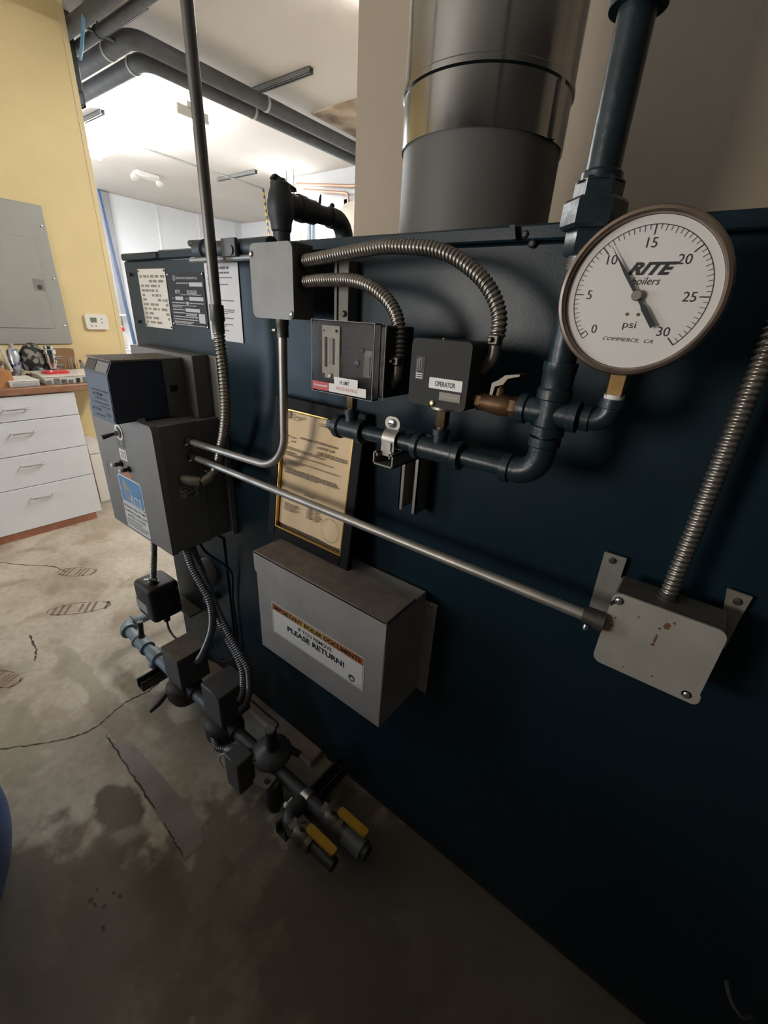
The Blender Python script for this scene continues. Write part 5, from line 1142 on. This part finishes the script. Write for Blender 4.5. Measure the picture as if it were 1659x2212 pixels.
cstrut('short steel strut on the ceiling above the hanging striped cable', (-6.62, 4.53, HC - .0415), (-5.75, 4.53, 0))
cstrut('short steel strut on the ceiling at the corner of the dark pipes', (-4.10, 1.98, HC - .0415), (-3.5, 1.98, 0))
hb = thing('hanging_bracket', 'dark square channel bracket hanging from the ceiling at the yellow wall edge', 'bracket', (-4.1, 1.74, 2.62))
part(B().box(-4.14, -4.08, 1.70, 1.78, 2.70, HC, .003), 'channel', black_iron, hb)
part(B().box(-4.14, -4.08, 1.70, 1.712, 2.62, 2.70).box(-4.14, -4.08, 1.768, 1.78, 2.62, 2.70).box(-4.14, -4.08, 1.70, 1.78, 2.62, 2.632), 'stirrup', black_iron, hb)
solo(B().tube(spline([(-3.86, 1.70, 2.80), (-3.74, 1.675, 2.84), (-3.66, 1.672, 2.93), (-3.60, 1.68, 3.05)], 8), .010, 10), 'hanging_rope', mat('blue_cord', (.10, .26, .42), .5), 'light blue cord hanging at the top left by the wall edge', 'cord')

def fluor(label, x0, x1, y, z, m=lamp_m, hang=True):
    t = thing('fluorescent_light', label, 'light', ((x0 + x1) / 2, y, z - .02))
    part(B().box(x0, x1, y - .055, y + .055, z + .06, z + .115, .004), 'housing', mat('reflector_white', (.85, .85, .84), .4), t)
    for x in (x0, x1 - .03): part(B().box(x, x + .03, y - .15, y + .15, z, z + .075, .004), 'lamp_holder', white_plastic, t)
    for dy in (-.12, -.04, .04, .12): part(B().tube([(x0 + .03, y + dy, z + .03), (x1 - .03, y + dy, z + .03)], .0165, 12), 'tube', m, t)
    if hang:
        for x in (x0 + .3, x1 - .3): part(B().tube([(x, y, z + .115), (x, y, HC)], .004, 6), 'hanger', dark_conn, t)
    return t
fluor('bright fluorescent shop light under the ceiling at upper left', -6.75, -4.45, 2.85, 2.93)
fluor('fluorescent shop light in the next room hidden behind the beige wall', -2.28, .02, 2.85, 2.93, lamp_b)
fluor('added unseen fluorescent light behind the yellow wall, brightening the far white panels', -8.5, -7.0, 2.45, 2.93)  # unseen fixture, added to brighten the far wall
em_ = thing('emergency_light', 'small white two-headed fixture on the ceiling beyond the fluorescent light', 'light', (-7.42, 3.92, 3.02))
part(B().box(-7.50, -7.36, 3.74, 4.06, 3.035, HC, .01), 'housing', white_plastic, em_)
for y in (3.72, 4.08): part(B().lathe((-7.43, y, 3.03), (.5, 0, -1), [(-.02, .03), (.0, .05), (.035, .055), (.04, .045)], 16), 'lamp_head', white_plastic, em_)
solo(B().tube([(-5.96, 3.1, 3.0), (-6.03, 4.0, 3.0), (-6.08, 4.90, 3.0)], .011, 10), 'ceiling_conduit', strut_m, 'thin conduit under the ceiling leading to the striped hanging cable', 'conduit')
hc = thing('striped_cable', 'yellow and black striped cable hanging from the ceiling conduit', 'cable', (-6.05, 4.9, 2.2))
for i in range(20):
    z1 = 3.0 - .042 * i; part(B().tube([(-6.08 + .0055 * i, 4.9, z1), (-6.0745 + .0055 * i, 4.9, z1 - .042)], .014, 8), 'stripe', (yellow_grip if i % 2 else black_plastic), hc)

# ================================================================== things in the shop beyond
bl = solo(B().tube([(-4.475, 1.93, 2.22), (-4.035, 1.88, .004)], [.012, .019], 4), 'blue_bar', mat('blue_bar_paint', (.012, .06, .19), .4), 'blue bar leaning behind the end of the yellow wall', 'bar')
sh = thing('white_cabinet', 'white low cabinet beyond the yellow wall corner', 'cabinet', (-5.6, 2.45, 0))
part(B().box(-5.9, -5.3, 2.15, 2.9, 0, .92, .005), 'body', white_lam, sh); part(B().box(-5.3, -5.285, 2.17, 2.88, .08, .88, .003), 'door', white_lam, sh)
bo = thing('spray_bottle', 'pale bottle with red cap on the white cabinet beyond the wall corner', 'bottle', (-5.42, 2.325, .925))
part(B().lathe((-5.42, 2.325, 0), 'z', [(.925, .040), (1.05, .040), (1.08, .020), (1.10, .018)], 18), 'bottle', mat('bottle_tan', (.50, .46, .40), .4), bo); part(B().lathe((-5.42, 2.325, 0), 'z', [(1.10, .022), (1.14, .022)], 14), 'cap', red_label, bo)
part(B().tube([(-5.42, 2.325, 1.14), (-5.42, 2.30, 1.19)], .010, 8), 'nozzle', white_plastic, bo)
shf = solo(B().box(-9.20, -8.9, 2.6, 4.0, 1.16, 1.19).box(-9.20, -8.9, 2.6, 2.62, 0, 1.19).box(-9.20, -8.9, 3.98, 4.0, 0, 1.19), 'wall_shelf', white_lam, 'pale low shelf against the far white wall', 'shelf')
wn = bpy.data.objects.new('window_2', None); COL.objects.link(wn); wn.location = (-5.0, 5.0, 1.6); wn['kind'] = 'structure'; ORG[wn.name] = wn.location.copy()
part(B().box(-5.62, -4.55, 4.985, 4.999, 1.55, 2.70), 'pane', glow_pane, wn)
part(B().box(-5.68, -5.62, 4.96, 5.0, 1.5, 2.76).box(-4.55, -4.49, 4.96, 5.0, 1.5, 2.76).box(-5.68, -4.49, 4.96, 5.0, 2.70, 2.76).box(-5.10, -5.06, 4.96, 5.0, 1.5, 2.70), 'frame', white_lam, wn)
for x, r in ((-5.27, .016), (-5.14, .012), (-5.09, .03), (-5.02, .03)):
    solo(B().tube([(x, 4.86, 0), (x, 4.86, 2.66)], r, 12), 'standpipe', galv_pipe if r > .02 else copper, {-5.27: 'thin copper standpipe in front of the bright shop window', -5.14: 'slim copper standpipe left of the grey pipes at the bright window', -5.09: 'left grey standpipe of the pair at the bright shop window', -5.02: 'right grey standpipe of the pair at the bright shop window'}[x], 'pipe')
fluor('short bright lamp seen through the relief valve loop', -5.56, -5.10, 4.75, 2.68, lamp2_m)
for pts, lab in (([(-5.45, 4.93, 2.7), (-5.42, 4.93, 3.0), (-4.41, 4.93, 2.88), (-3.2, 4.93, 2.86)], 'upper copper pipe on the shop wall left of the beige corner'), ([(-5.26, 4.93, 2.92), (-4.46, 4.93, 2.81), (-4.42, 4.93, 2.60)], 'lower copper pipe on the shop wall left of the beige corner')):
    solo(B().tube(fillet(pts, .05, 8), .019, 12), 'copper_pipe', copper, lab, 'pipe')
tk = thing('water_tank', 'cream domed water tank partly behind the beige wall', 'tank', (-3.25, 4.1, 0))
part(B().lathe((-3.25, 4.1, 0), 'z', [(.05, .48), (2.15, .48), (2.30, .46), (2.40, .38), (2.46, .22), (2.48, .05)], 40), 'shell', mat('cream_tank', (.55, .52, .44), .5), tk)
part(B().lathe((-3.25, 4.1, 0), 'z', [(0, .42), (.05, .42)], 32), 'base', black_iron, tk)
part(B().lathe((-3.25, 4.1, 0), 'z', [(2.08, .482), (2.08, .488), (2.12, .488), (2.12, .482)], 40), 'band', mat('cream_band', (.45, .42, .36), .5), tk)

# ------------------------------------------------------------------ repeats of one kind share a group
GROUPS = {'flexible_conduit': 'ribbed flexible conduits on the boiler', 'fluorescent_light': 'fluorescent lights of the shop', 'ceiling_strut': 'steel struts on the shop ceiling',
          'strap_band': 'strap bands on the corner pipes', 'ceiling_pipe': 'dark pipes under the shop ceiling', 'gas_valve': 'box-topped gas valves', 'gas_ball_valve': 'yellow-handled gas valves',
          'floor_strut': 'strut arms under the gas line', 'junction_box': 'metal junction boxes on the boiler', 'standpipe': 'standpipes at the shop window', 'copper_pipe': 'copper pipes on the shop wall',
          'brass_bottle': 'small bottles on the counter', 'conduit_connector': 'zinc conduit connectors'}
for o in list(bpy.data.objects):
    if o.parent is None and o.name.split('.')[0] in GROUPS and 'category' in o: o['group'] = GROUPS[o.name.split('.')[0]]
